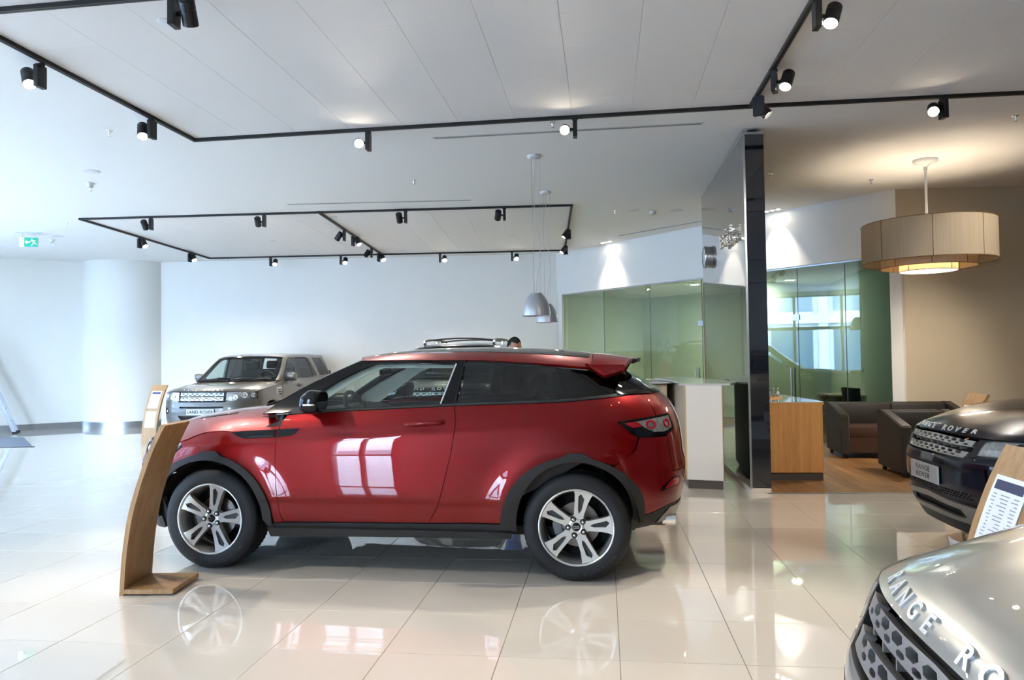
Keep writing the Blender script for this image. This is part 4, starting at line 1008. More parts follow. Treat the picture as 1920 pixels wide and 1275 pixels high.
# wooden floor of the lounge
wf = bmesh.new(); add_prism(wf, WZ, -.003, .002); lounge = bobj('floor_lounge', wf, M_GROUT); lounge['kind'] = 'structure'
PA = math.radians(8.4); PU = Vector((math.cos(PA), -math.sin(PA), 0)); PV = Vector((math.sin(PA), math.cos(PA), 0))
def clip_poly(poly, clip):
    out_ = poly
    if area(clip) < 0: clip = clip[::-1]
    for i in range(len(clip)):
        a, b = clip[i], clip[(i+1) % len(clip)]; inp = out_; out_ = []
        f_ = lambda p: (b[0]-a[0])*(p[1]-a[1])-(b[1]-a[1])*(p[0]-a[0])
        for j in range(len(inp)):
            p, q = inp[j-1], inp[j]; fp, fq = f_(p), f_(q)
            if (fp >= 0) != (fq >= 0):
                t_ = fp/(fp-fq); out_.append((p[0]+(q[0]-p[0])*t_, p[1]+(q[1]-p[1])*t_))
            if fq >= 0: out_.append(q)
        if not out_: return []
    return out_
WZ2 = [[(2.74, 8.12), (13.2, 7.33), (13.2, 10.76), (5.87, 11.30), (3.0, 11.505)], [(3.0, 11.505), (5.87, 11.30), (4.75, 12.85), (3.12, 12.6)]]
rest = bmesh.new(); npl = 0
for i in range(0, 96):
    off = random.random()*1.4
    for j in range(-2, 5):
        u0 = 1.3+.13*i; v0 = 7.2+1.4*j+off-1.4
        if u0 > 12.5: continue
        poly = [tuple((PU*(u0+a)+PV*(v0+b)).xy) for a, b in ((.001, .001), (.129, .001), (.129, 1.399), (.001, 1.399))]
        parts_ = [clip_poly(poly, z_) for z_ in WZ2]; parts_ = [p for p in parts_ if len(p) > 2 and abs(area(p)) > .002]
        if not parts_: continue
        cx = sum(p[0] for p in parts_[0])/len(parts_[0])
        bm = bmesh.new() if cx < 6.4 else rest
        for p in parts_: add_prism(bm, p, .002, .006)
        if bm is not rest: bobj('floor_plank', bm, M_PLANK, lounge); npl += 1
r_ = bobj('floor_planks', rest, M_PLANK, lounge); r_['kind'] = 'stuff'
st = box('trim_1', 0, 10.6, -.012, .012, -.004, .009, M_STEEL); st.location = (2.76, 8.118, 0); st.rotation_euler = (0, 0, math.atan2(7.33-8.12, 13.2-2.74)); st['kind'] = 'structure'

# ceiling: plaster with two tiled fields
def isl(c, ux, vx, nu, nv, s=.6): return [tuple((c+ux*(s*a)+vx*(s*b)).xy) for a, b in ((0, 0), (nu, 0), (nu, nv), (0, nv))]
c1 = Vector((-3.50, 8.257, 0)); e1 = math.radians(6.98); I1u = Vector((math.cos(e1), -math.sin(e1), 0)); I1v = Vector((-math.sin(e1), -math.cos(e1), 0))
F1 = [tuple((c1+I1u*a+I1v*b).xy) for a, b in ((0, 0), (12, 0), (12, 3.6), (0, 3.6))]
c2 = Vector((-7.32, 12.646, 0)); e2 = math.radians(3.5); I2u = Vector((math.cos(e2), -math.sin(e2), 0)); I2v = Vector((math.sin(math.radians(2.3)), math.cos(math.radians(2.3)), 0))
F2 = [tuple((c2+I2u*a+I2v*b).xy) for a, b in ((0, 0), (8.34, 0), (8.34, 4.98), (0, 4.98))]
Pn, Tn = tri2d([(-14, -8), (15, -8), (15, 20), (-14, 20)], [F1, F2], 2.5)
V_ = [(p[0], p[1], HC) for p in Pn]+[(p[0], p[1], HC+.02) for p in Pn]; n_ = len(Pn)
ceil = from_py('ceiling', V_, [tuple(t[::-1]) for t in Tn], M_CEIL); ceil['kind'] = 'structure'
bm = bmesh.new(); add_box(bm, -14, 15, -8, 24, HC+.03, HC+.15); cs = bobj('ceiling_slab', bm, M_CEIL); cs['kind'] = 'structure'
tb = bmesh.new(); add_box(tb, -.2988, .2988, -.29975, .29975, 0, .012, bev=.0008)
ct_me = bpy.data.meshes.new('ceiling_tile'); tb.to_mesh(ct_me); tb.free(); ct_me.materials.append(M_CTILE)
for (c, ux, vx, nu, nv, ph, a_) in ((c1, I1u, I1v, 20, 6, .0, e1), (c2, I2u, I2v, 14, 8, 0, e2)):
    for i in range(nu):
        for j in range(nv):
            if c is c1 and i > 17: continue
            uu = .3+.6*i; vv = .3+.6*j
            if c is c2: uu = .3*.993+.5957*i; vv = .3*1.03+.6225*j
            o = bpy.data.objects.new('ceiling_tile', ct_me); link(o, ceil)
            p = c+ux*uu+vx*vv; o.location = (p.x, p.y, HC); o.rotation_euler = (0, 0, -a_)
            if c is c2: o.scale = (.993, 1.037, 1)
# walls
quad_wall('wall_back', (1.085, 17.74), (-8.7, 18.29), 0, HC, -.25, M_WALL)
quad_wall('wall_left', (-9.2, 18.92), (-13.5, 16.04), 0, HC, -.25, M_WALL)
quad_wall('wall_back_corner', (-8.6, 18.28), (-9.6, 18.9), 0, HC, -.2, M_WALL)
# round column in the corner
bm = bmesh.new(); add_lathe(bm, [(1.02, 0), (1.02, HC)], 96, Matrix.Translation((-9.55, 18.65, 0))); col_ = bobj('wall_column', bm, M_WALL, angle=60); col_['kind'] = 'structure'
bm = bmesh.new(); add_lathe(bm, [(1.03, 0), (1.03, .15), (1.02, .15)], 96, Matrix.Translation((-9.55, 18.65, 0))); b_ = bobj('baseboard_column', bm, M_STEEL, angle=40); b_['kind'] = 'structure'
def skirting(name, p0, p1, h, m, off=.012):
    p0 = Vector((p0[0], p0[1], 0)); p1 = Vector((p1[0], p1[1], 0)); d = (p1-p0).normalized(); n = Vector((d.y, -d.x, 0))
    bm = bmesh.new(); add_prism(bm, [tuple(p.xy) for p in (p0, p1, p1+n*off, p0+n*off)], 0, h); o = bobj(name, bm, m); o['kind'] = 'structure'; return o
skirting('baseboard_back', (-8.7, 18.29), (1.085, 17.74), .12, M_STEEL)
skirting('baseboard_left', (-13.5, 16.04), (-9.9, 18.45), .14, M_STEEL)
# office front wall: white band over a glass partition 3 m high
quad_wall('wall_office_band', tuple(OB.xy), tuple(OA.xy), 3.01, HC, -.18, M_WALL)
def on_line(s, d=0): return OA+OD*s+ON*d
LEN = (OB-OA).length
def slab(name, s0, s1, d0, d1, z0, z1, m, parent=None):
    bm = bmesh.new(); add_prism(bm, [tuple(on_line(a, b).xy) for a, b in ((s0, d0), (s1, d0), (s1, d1), (s0, d1))], z0, z1); return bobj(name, bm, m, parent)
for nm, s0, s1 in (('wall_office_end_left', 0, .17), ('wall_office_end_right', LEN-.12, LEN+.06)):
    o = slab(nm, s0, s1, 0, .18, 0, 3.01, M_WALL); o['kind'] = 'structure'
part = empty('glass_partition', tuple(OA), label='green tinted frameless glass partition in front of the offices', cat='partition')
pinv = Matrix.Translation(-OA)
def pslab(name, s0, s1, d0, d1, z0, z1, m, parent=None):
    o = slab(name, s0, s1, d0, d1, z0, z1, m, parent or part); o.data.transform(pinv) ; return o
ss = [.17, 1.53, 2.90, 4.24, 4.46, 6.28, 7.13, LEN-.12]
for a, b in zip(ss, ss[1:]):
    isdoor = abs(a-2.90) < .01 or abs(a-5.25) < .01
    if abs(a-4.24) < .01: continue
    if abs(a-4.46) < .01:
        pslab('glass_pane', a+.004, 5.36, .06, .072, .03, 3.005, M_PGLASS); pslab('glass_pane', 5.364, b-.004, .06, .072, .03, 3.005, M_PGLASS); continue
    pslab('glass_pane', a+.004, b-.004, .06, .072, .03, 3.005, M_PGLASS)
for a in ss[1:-1]: pslab('pane_joint', a-.004, a+.004, .058, .074, .03, 3.005, M_FRAME)
pslab('head_rail', .17, LEN-.12, .045, .085, 2.985, 3.01, M_STEEL); pslab('floor_rail', .17, LEN-.12, .045, .085, 0, .03, M_STEEL)
for sx in (4.24, 6.28):
    pslab('door_hinge', sx-.09, sx+.03, .045, .088, 2.09, 2.19, M_STEEL); pslab('door_hinge', sx-.09, sx+.03, .045, .088, .08, .18, M_STEEL)
for sx in (4.10, 6.16):
    for dd in (.01, .12):
        bm = bmesh.new(); p = on_line(sx, dd)-OA; add_tube(bm, [(p.x, p.y, .78), (p.x, p.y, 1.28)], .016, 12); bobj('door_handle', bm, M_STEEL, part, angle=40)
# column post between the offices
o = slab('wall_office_post', 4.24, 4.46, .09, .30, 0, 3.01, M_TAN); o['kind'] = 'structure'
# office interior
OFD = 4.2
def osl(name, s0, s1, d0, d1, z0, z1, m):
    o = slab(name, s0, s1, d0, d1, z0, z1, m); o['kind'] = 'structure'; return o
osl('wall_office_back', -.4, 4.3, OFD-1.3, OFD-1.1, 0, 3.2, M_OFFW)
osl('wall_office_back_two', 4.3, LEN+3, OFD+.4, OFD+.6, 0, 3.2, M_OFFW)
osl('wall_office_divider', 4.28, 4.40, .3, OFD+.5, 0, 3.2, M_OFFW)
osl('wall_office_left', -.4, 0.02, .0, OFD, 0, 3.2, M_OFFW)
quad_wall('wall_office_right', (5.95, 11.45), (6.9, 16.2), 0, 3.2, -.1, M_OFFW)
OFP = [tuple(on_line(-.4, .19).xy), tuple(on_line(LEN-.1, .19).xy), (6.0, 11.6), (7.0, 16.6), tuple(on_line(5, OFD+.6).xy), tuple(on_line(-.4, OFD+.6).xy)]
bm = bmesh.new(); add_prism(bm, OFP, 3.02, 3.1); o = bobj('ceiling_office', bm, M_CEIL); o['kind'] = 'structure'
bm = bmesh.new(); add_prism(bm, OFP, -.003, .004); o = bobj('floor_office', bm, M_PLANK); o['kind'] = 'structure'
# lounge wall
quad_wall('wall_lounge', (14.0, 10.75), (5.874, 11.328), 0, HC, -.2, M_TAN)
skirting('baseboard_lounge', (5.9, 11.325), (14, 10.75), .08, M_TAN)
quad_wall('wall_right', (13.4, -7), (13.4, 11), 0, HC, -.2, M_WALL)
# street windows: left wall and the wall behind the camera
def window_wall(name, p0, p1, n, bars=(0.0, .45, 2.55, 4.0), pane=True):
    p0 = Vector((p0[0], p0[1], 0)); p1 = Vector((p1[0], p1[1], 0)); L = (p1-p0).length; d = (p1-p0)/L; ang = math.atan2(d.y, d.x)
    e = empty(name, tuple(p0), ang); e['kind'] = 'structure'
    for i in range(n+1):
        x = L*i/n; box('window_post', x-.05, x+.05, -.07, .07, 0, HC, M_FRAME, e)
    for z in (.05, 2.55, HC-.15): box('window_rail', 0, L, -.06, .06, z-.06, z+.06, M_FRAME, e)
    for i in range(n):
        box('pane', L*i/n+.05, L*(i+1)/n-.05, -.006, .006, .1, HC-.2, M_WINGL, e)
    box('window_header', 0, L, -.1, .1, HC-.16, HC, M_WALL, e)
    return e, L, ang
LD = ((WL1[0]-WL0[0])/(WL0[1]-WL1[1]))
def wl(y): return (WL0[0]+(WL0[1]-y)*LD, y)
quad_wall('wall_street', WL0, wl(13.2), 0, HC, -.25, M_WALL)
w1 = window_wall('window_1', wl(13.2), wl(-2.4), 9)
quad_wall('wall_street_near', wl(-2.4), WL1, 0, HC, -.25, M_WALL)
quad_wall('wall_front_corner', (-11.8, -6.5), (-9.0, -6.5), 0, HC, -.25, M_WALL)
w2 = window_wall('window_2', (-9.0, -6.5), (-7.2, -6.5), 2)
quad_wall('wall_front', (-7.2, -6.5), (13.4, -6.5), 0, HC, -.25, M_WALL)
# pavement outside so that the sky's light also comes up from the ground
bm = bmesh.new(); add_box(bm, -60, 40, -50, 50, -.5, -.14); gr_ = bobj('ground_street', bm, mat('pavement', srgb(150, 152, 155), rough=.8, noise=.1, nscale=1.)); gr_['kind'] = 'structure'
# houses across the street, seen only in the reflections of the glass and the car paint
M_FAC = mat('facade_pale', srgb(176, 178, 184), rough=.8); M_FACG = mat('facade_glass', srgb(70, 90, 104), rough=.08, spec=.8)
def facade(x, y, rz, L, n):
    e = empty('outside_building', (x, y, -.14), rz); e['kind'] = 'structure'
    bm = bmesh.new(); add_box(bm, 0, L, .25, 6, 0, 8.6); bobj('walls', bm, M_FAC, e)
    for i in range(n+1): bm = bmesh.new(); add_box(bm, L*i/n-.25, L*i/n+.25, 0, .3, 0, 8.6); bobj('pier', bm, M_FAC, e)
    for z in (3.4, 6.2, 8.4): bm = bmesh.new(); add_box(bm, 0, L, -.05, .3, z, z+.5); bobj('cornice', bm, M_FAC, e)
    for i in range(n):
        for z in (.6, 4.1, 6.9):
            bm = bmesh.new(); add_box(bm, L*(i+.5)/n-1.1, L*(i+.5)/n+1.1, .20, .26, z, z+(2.5 if z < 3 else 1.3)); add_box(bm, L*(i+.5)/n-.03, L*(i+.5)/n+.03, .17, .22, z, z+(2.5 if z < 3 else 1.3)); bobj('window', bm, M_FACG, e)
facade(-26, -14, math.radians(90), 46, 14); facade(-26, -22, math.radians(180), -0.01+40, 12)
def portal(p0, p1, z0, z1, inward):
    p0 = Vector((p0[0], p0[1], 0)); p1 = Vector((p1[0], p1[1], 0)); L = (p1-p0).length
    l = bpy.data.lights.new('window_daylight', 'AREA'); l.shape = 'RECTANGLE'; l.size = L; l.size_y = z1-z0; l.cycles.is_portal = True
    o = bpy.data.objects.new('window_daylight', l); COL.objects.link(o)
    o.location = (p0+p1)/2+Vector((0, 0, (z0+z1)/2))+Vector(inward)*.02
    d = Vector(inward).normalized(); up = Vector((0, 0, 1)); x = up.cross(-d).normalized()
    o.matrix_world = Matrix(((x.x, up.x, -d.x, o.location.x), (x.y, up.y, -d.y, o.location.y), (x.z, up.z, -d.z, o.location.z), (0, 0, 0, 1)))
portal(wl(13.2), wl(-2.4), 0, HC, (1, .08, 0)); portal((-9.0, -6.5), (-7.2, -6.5), 0, HC, (0, 1, 0))
# ------------------------------------------------------------------ feature panel, desks
def obox(name, M, x0, x1, y0, y1, z0, z1, m, parent, bev=0.): return box(name, x0, x1, y0, y1, z0, z1, m, parent, bev=bev, M=M)
PH = Vector((2.575, 8.156, 0)); pdir = Vector((2.966-2.575, 11.507-8.156, 0)).normalized(); pang = math.atan2(pdir.y, pdir.x)-PI/2
PL = 3.36
fp = empty('feature_panel', tuple(PH), pang, 'tall glossy black freestanding panel wall carrying silver lettering and a clock', 'panel')
box('core', .03, .185, .03, PL-.02, .05, 3.90, M_BLK, fp)
zs = [.062, 1.55, 2.29, 2.54, 3.07, 3.21, 3.80, 3.925]
for a, b in zip(zs, zs[1:]):
    box('front_plate', .012, .204, -.004, .02, a+.002, b-.002, M_PANEL, fp, bev=.001)
box('left_face', -.004, .02, .0, PL, .062, 3.925, M_PANEL, fp, bev=.001)
box('right_face', .196, .216, .0, PL, .062, 3.925, M_PANEL, fp, bev=.001)
box('edge_strip', -.006, .014, -.010, .012, .05, 3.93, M_STEEL, fp)
box('top_cap', -.008, .218, -.01, PL+.004, 3.925, 3.95, M_STEEL, fp)
box('plinth', -.006, .212, -.008, PL, 0, .055, mat('plinth_cream', srgb(214, 206, 192), rough=.4), fp)
# hanging clear of the ceiling by a thin steel head
box('head', .06, .15, .05, PL-.05, 3.95, 3.99, M_BLK, fp)
Mface = Matrix(((0, 0, -1, 0), (-1, 0, 0, 0), (0, 1, 0, 0), (0, 0, 0, 1)))
sg_ = empty('lettering_sign', (0, 0, 0), 0, 'silver three dimensional lettering RANGE ROVER on the black panel', 'sign')
sg_.location = PH; sg_.rotation_euler = (0, 0, pang)
for k, wt in enumerate(('RANGE', 'ROVER')):
    n = 5
    for i, c in enumerate(wt):
        yy = .58+.165*(4-i)
        text_obj('letter', c, .115, .03, Matrix(((0, 0, -1, -.055), (-1, 0, 0, yy), (0, 1, 0, 2.985-.10*k), (0, 0, 0, 1))), M_CHROME, sg_, sx=1.6, bold=.02)
        box('standoff', -.04, -.004, yy-.01, yy+.01, 2.975-.10*k, 2.99-.10*k, M_STEEL, sg_)
ck = empty('clock', tuple(PH), pang, 'round silver wall clock fixed to the black panel', 'clock')
Mc = Matrix.Translation((-.005, 2.66, 2.93)) @ Matrix.Rotation(-PI/2, 4, 'Y') @ Matrix.Diagonal((.9, .9, 1.05, 1))
bm = bmesh.new(); add_lathe(bm, [(0, .0), (.17, .0), (.17, .035), (.178, .04), (.178, .07), (.17, .078), (.158, .078), (.155, .066)], 48, Mc); bobj('case', bm, M_STEEL, ck, angle=35)
bm = bmesh.new(); add_lathe(bm, [(0, .066), (.156, .066)], 48, Mc); bobj('dial', bm, mat('dial_white', srgb(225, 228, 226), rough=.4), ck)
for a, l, w_ in ((2.6, .13, .006), (.9, .09, .009), (-1.2, .12, .003)):
    bm = bmesh.new(); add_box(bm, -w_/2, w_/2, -.02, l, .069, .071, M=Mc @ Matrix.Rotation(a, 4, 'Z')); bobj('hand', bm, M_LETTER, ck)
bm = bmesh.new()
for h_ in range(12): add_box(bm, -.004, .004, .125, .145, .067, .068, M=Mc @ Matrix.Rotation(h_*PI/6, 4, 'Z'))
o = bobj('hour_marks', bm, M_LETTER, ck); o['kind'] = 'stuff'
# reception desk: pale end panel, curved grey worktop, wooden cupboard behind
rd = empty('reception_desk', (2.16, 8.46, 0), 0, 'curved reception desk with white end panel and thin grey worktop beside the black panel', 'desk')
Rm = Matrix.Rotation(math.radians(-20.5), 4, 'Z')
M_LAM = mat('laminate_light_grey', srgb(222, 219, 213), rough=.22)
M_EDGE = mat('oak_edge', srgb(206, 170, 120), rough=.5); M_PLINTH = mat('plinth_dark', srgb(78, 72, 68), rough=.5)
M_TOP = mat('worktop_grey', srgb(188, 190, 192), rough=.12)
box('end_panel', -.197, .197, -.012, .016, .098, 1.165, M_LAM, rd, bev=.002, M=Rm)
box('end_panel_edge', -.212, -.198, -.010, .02, .098, 1.165, M_EDGE, rd, M=Rm)
box('end_panel_edge', .198, .204, -.010, .02, .098, 1.165, M_EDGE, rd, M=Rm)
box('plinth', -.19, .19, .0, .03, .0, .096, M_PLINTH, rd, M=Rm)
# curved front (towards the black panel) and worktop
base = Vector((2.16, 8.46, 0))
outer = smoothline([(2.36, 8.41), (2.50, 8.95), (2.58, 9.6), (2.60, 10.3), (2.52, 11.0), (2.40, 11.6)], 6)
inner = smoothline([(1.97, 8.55), (2.09, 8.95), (2.17, 9.6), (2.19, 10.3), (2.14, 10.95), (2.05, 11.5)], 6)
lo = lambda L: [(x-base.x, y-base.y) for x, y in L]
front = outer+[(x-.03, y) for x, y in outer[::-1]]
bm = bmesh.new(); add_prism(bm, lo(front), .098, 1.165); bobj('front_panel', bm, mat('navy_front', (.006, .008, .018, 1), rough=.4), rd, angle=40)
back = inner+[(x+.03, y) for x, y in inner[::-1]]
bm = bmesh.new(); add_prism(bm, lo(back), .098, 1.165); bobj('back_panel', bm, M_WOODL, rd, angle=40)
pl_ = [(x-.04, y) for x, y in outer]+[(x+.05, y) for x, y in inner[::-1]]
bm = bmesh.new(); add_prism(bm, lo(pl_), 0, .097); bobj('plinth', bm, M_PLINTH, rd, angle=40)
top = smoothline([(2.43, 8.35), (2.66, 8.9), (2.70, 9.6), (2.72, 10.4), (2.66, 11.1), (2.5, 11.8)], 6)+smoothline([(2.30, 11.75), (2.12, 11.2), (2.10, 10.4), (2.06, 9.6), (2.0, 9.0), (1.90, 8.55)], 6)
bm = bmesh.new(); add_prism(bm, lo(top), 1.166, 1.186); bobj('worktop', bm, M_TOP, rd, angle=40)
cb = empty('cupboard', (2.12, 10.35, 0), math.radians(-8), 'pale wooden cupboard with keys in its doors behind the reception desk', 'cupboard')
box('body', -.44, .0, -.25, .62, .10, 1.13, M_WOODL, cb, bev=.003)
for k, (a, b) in enumerate(((-.435, -.135), (-.128, -.004))):
    d_ = box('door', a, b, -.272, -.252, .11, 1.12, M_WOODL, cb, bev=.002)
    bm = bmesh.new(); add_tube(bm, [((a+b)/2, -.27, .90), ((a+b)/2, -.30, .90)], .010, 10); add_box(bm, (a+b)/2-.012, (a+b)/2+.012, -.305, -.298, .84, .90, bev=.002); bobj('key', bm, M_STEEL, d_)
box('plinth', -.42, -.01, -.23, .60, 0, .098, M_PLINTH, cb)
bm = bmesh.new(); add_prism(bm, [(-.56, -.40)]+arc(-.24, -.30, .32, .12, 200, 350, 10)+[(.06, .60), (-.50, .62)], 1.14, 1.16); bobj('worktop', bm, M_TOP, cb, angle=40)
# oak coffee counter in the lounge
cc = empty('oak_counter', (3.04, 8.92, 0), math.radians(-4.5), 'oak counter with a white glossy top and dark plinth beside the black panel', 'counter')
CD = 1.75
box('carcass', .0, .632, .0, CD, .098, .90, M_WOOD, cc, bev=.002)
box('plinth', .0, .628, .02, CD-.02, .004, .097, M_PLINTH, cc)
bm = bmesh.new(); add_prism(bm, [(-.01, -.005), (.645, -.005), (.66, .4), (.645, CD), (-.01, CD)], .901, .930); tp = bobj('top_board', bm, M_WOOD, cc)
bm = bmesh.new(); add_prism(bm, [(-.008, -.003), (.643, -.003), (.658, .4), (.643, CD), (-.008, CD)], .9305, .938); bobj('glossy_top', bm, mat('white_gloss', srgb(214, 218, 222), rough=.05, coat=.6), tp)
cr = empty('cruet_stand', (3.40, 9.75, .938), .3, 'small wooden holder with glass cruets on the oak counter', 'cruet stand')
bm = bmesh.new(); add_prism(bm, [(-.09, -.05), (.09, -.05), (.11, 0), (.09, .05), (-.09, .05), (-.11, 0)], 0, .018); bobj('tray', bm, M_WOOD, cr)
M_CR = mat('cruet_glass', (.9, .95, .95, 1), rough=.03, transmission=1., ior=1.45)
for k in range(4):
    bm = bmesh.new(); add_lathe(bm, [(0, .02), (.02, .02), (.022, .06), (.012, .08), (.010, .11), (.014, .12)], 16, Matrix.Translation((-.055+.036*k, .02*(-1)**k, 0))); g_ = bobj('cruet', bm, M_CR, cr, smooth=True)
    bm = bmesh.new(); add_lathe(bm, [(.0, .138), (.011, .132), (.012, .12), (0, .118)], 12, Matrix.Translation((-.055+.036*k, .02*(-1)**k, 0))); bobj('stopper', bm, M_STEEL, g_, smooth=True)
# ------------------------------------------------------------------ lounge seating
M_LEA = mat('leather_dark', srgb(36, 33, 30), rough=.55, bump=.25, bscale=300)
M_FAB = mat('fabric_brown', srgb(54, 32, 20), rough=.85, bump=.3, bscale=500)
def wedge_side(parent, x0, x1, D=.84, hf=.62, hb=.765):
    bm = bmesh.new()
    add_prism(bm, [(0, .06), (0, hf), (.03, hf+.015), (D-.12, hb+.01), (D, hb), (D, .06)], x0, x1, axis='x')
    es = [e for e in bm.edges]; bmesh.ops.bevel(bm, geom=es, offset=.012, segments=2, affect='EDGES')
    return bobj('arm', bm, M_LEA, parent, angle=40)
def sofa(name, loc, rz, W, label, cat, n=2):
    e = empty(name, loc, rz, label, cat)
    D = .84; wedge_side(e, 0, .12, D); wedge_side(e, W-.12, W, D)
    box('backrest', .12, W-.12, D-.16, D, .10, .765, M_LEA, e, bev=.015, seg=2)
    cw = (W-.24)/n
    for i in range(n):
        box('back_cushion', .122+cw*i, .118+cw*(i+1), D-.24, D-.155, .44, .755, M_LEA, e, bev=.025, seg=2)
        box('seat_cushion', .122+cw*i, .118+cw*(i+1), .02, D-.16, .30, .455, M_FAB, e, bev=.025, seg=2)
    box('front_panel', .12, W-.12, .03, .07, .08, .32, M_FAB, e, bev=.008)
    for x in (.06, W-.06):
        for y in (.07, D-.07):
            bm = bmesh.new(); add_lathe(bm, [(0, .004), (.022, .004), (.028, .02), (.028, .05), (.018, .062)], 16, Matrix.Translation((x, y, 0))); bobj('foot', bm, M_BLK, e, smooth=True)
    return e
sofa('sofa', (4.67, 10.68, .006), math.radians(-9.5), 1.74, 'dark leather two seat sofa with brown fabric seat against the glass partition', 'sofa')
ac = sofa('armchair', (4.62, 8.92, .006), math.radians(-8), .84, 'dark leather armchair partly hidden behind the black coupe', 'armchair', n=1)
# ------------------------------------------------------------------ information stands
M_PAPER = mat('paper', srgb(236, 238, 244), rough=.5); M_NAVY = mat('print_navy', srgb(48, 58, 92), rough=.5); M_PRINT = mat('print_grey', srgb(150, 154, 166), rough=.6)
M_ACR = mat('clear_sleeve', (.9, .93, .95, 1), rough=.08, transmission=.0, spec=.6)
prof_s = Sp([(0, 0), (.22, .015), (.48, .05), (.69, .105), (.92, .185), (1.06, .25), (1.10, .272)])
def info_stand(loc, rz, label, papers=True, w=.38):
    """board leans towards local +x as it rises; printed face looks to local -x"""
    e = empty('information_stand', loc, rz, label, 'stand', 'wooden information stands beside the cars')
    t = .028; Z = list(np.linspace(.0, 1.10, 20)); bm = bmesh.new()
    poly = [(float(prof_s(z)), float(z)) for z in Z]+[(float(prof_s(z))+t, float(z)-.008) for z in Z[::-1]]
    poly[-1] = (t, 0)
    add_prism(bm, poly, 0, w, axis='y'); bobj('board', bm, M_WOODS, e, angle=50)
    bm = bmesh.new(); add_prism(bm, [(t, .0), (.35, -.01), (.36, w-.01), (t, w)], .012, .040); bobj('base', bm, M_WOODS, e)
    for x, y in ((.05, .05), (.30, .06), (.05, w-.05), (.30, w-.06)):
        bm = bmesh.new(); add_lathe(bm, [(0, 0), (.014, 0), (.014, .012), (0, .012)], 12, Matrix.Translation((x, y, 0))); bobj('foot', bm, M_BLK, e)
    if papers:
        sf = lambda p, q: np.stack([prof_s(q)-.001, p, q], 1)
        for (z0, z1, dark) in ((.66, .98, True), (.30, .60, False)):
            c = np.array([1., w/2, .5])
            pp = panel('paper_sheet', [(.06, z0), (w-.06, z0), (w-.06, z1), (.06, z1)], sf, M_PAPER, e, h=.05, off=.003, t=.003, inset=0, center=c)
            if dark: panel('heading_bar', [(.08, z1-.055), (w-.08, z1-.055), (w-.08, z1-.018), (.08, z1-.018)], sf, M_NAVY, pp, h=.05, off=.0045, t=.0005, inset=0, center=c)
            r_ = random.Random(5); bmv = []
            lines = []
            for k in range(17 if dark else 9):
                zz = z1-(.075 if dark else .10)-k*.014*(1 if dark else 1.3)
                if zz < z0+.02: break
                for (a, b) in (((.085, .14), (.16, .24), (.26, w-.085)) if dark else ((.09, .28),)):
                    b2 = a+(b-a)*r_.uniform(.4, 1.)
                    panel('print_line', [(a, zz), (b2, zz), (b2, zz+.004), (a, zz+.004)], sf, M_PRINT, pp, h=.08, off=.0045, t=0, inset=0, center=c) if k < 17 else None
            # join the print lines into one stuff part
            ln = [ch for ch in pp.children if ch.name.startswith('print_line')]
            if ln:
                V = []; F = []
                for ch in ln:
                    b0 = len(V); V += [tuple(v.co) for v in ch.data.vertices]; F += [tuple(i+b0 for i in p.vertices) for p in ch.data.polygons]
                    me = ch.data; bpy.data.objects.remove(ch); bpy.data.meshes.remove(me)
                o = from_py('printed_text', V, F, M_PRINT, pp); o['kind'] = 'stuff'
    return e
M_WOODS = wood('oak_stand', srgb(186, 148, 102), srgb(150, 112, 72), 'Z', scale=1.2)
info_stand((-2.56, 4.86, 0), 0, 'curved oak information stand in front of the red coupe', papers=True)
# ------------------------------------------------------------------ ladder, mat, exit sign
M_ALU = mat('aluminium', srgb(190, 196, 204), rough=.35, metal=.8)
M_RAIL = mat('rail_grey', srgb(190, 196, 206), rough=.5)
ld = empty('stepladder', (-11.72, 15.05, 0), math.radians(4), 'aluminium folding ladder standing by the white wall on the far left', 'ladder')
ld.location = (-12.0, 16.25, 0); ld.rotation_euler = (0, 0, math.radians(28))
def rail(name, a, b, w_=.075, d_=.03, m=None):
    a = Vector(a); b = Vector(b); d = (b-a).normalized(); y = Vector((0, 1, 0)); x = y.cross(d).normalized(); M = Matrix(((x.x, y.x, d.x, a.x), (x.y, y.y, d.y, a.y), (x.z, y.z, d.z, a.z), (0, 0, 0, 1)))
    bm = bmesh.new(); add_box(bm, -w_/2, w_/2, -d_/2, d_/2, 0, (b-a).length, bev=.004, M=M); return bobj(name, bm, m or M_ALU, ld)
for y in (0, .42):
    rail('rail', (.98, y, .02), (.18, y, 2.1)); rail('upper_rail', (.60, y+.03, .95), (.10, y+.03, 2.3))
    rail('rear_leg', (-.9, y, .02), (.10, y, 2.2)); box('rubber_foot', .93, 1.05, y-.03, y+.03, 0, .035, M_BLK, ld, bev=.006); box('rubber_foot', -.96, -.84, y-.03, y+.03, 0, .035, M_BLK, ld, bev=.006)
for k in range(7):
    z = .27+.28*k; x = .98-.80*(z/2.1); cyl('rung', (x, 0, z), (x, .42, z), .016, M_ALU, ld, 12)
for y in (.0, .42): cyl('spreader', (-.55, y, .62), (.68, y, .72), .014, M_BLK, ld, 10)
md = empty('door_mat', (-9.55, 14.15, 0), math.radians(3), 'grey blue door mat lying on the pale tiles at the left edge', 'mat')
bm = bmesh.new(); add_prism(bm, [(-2.6, -.42), (.62, -.30), (-.62, 1.55), (-3.6, 1.5)], 0.0005, .012); bobj('pile', bm, mat('mat_grey', srgb(118, 124, 136), rough=.95, noise=.25, nscale=160), md)
bm = bmesh.new(); add_prism(bm, [(-2.6, -.45), (.68, -.33), (.62, -.30), (-2.6, -.42)], 0.0, .010); bobj('border', bm, M_BLK, md)
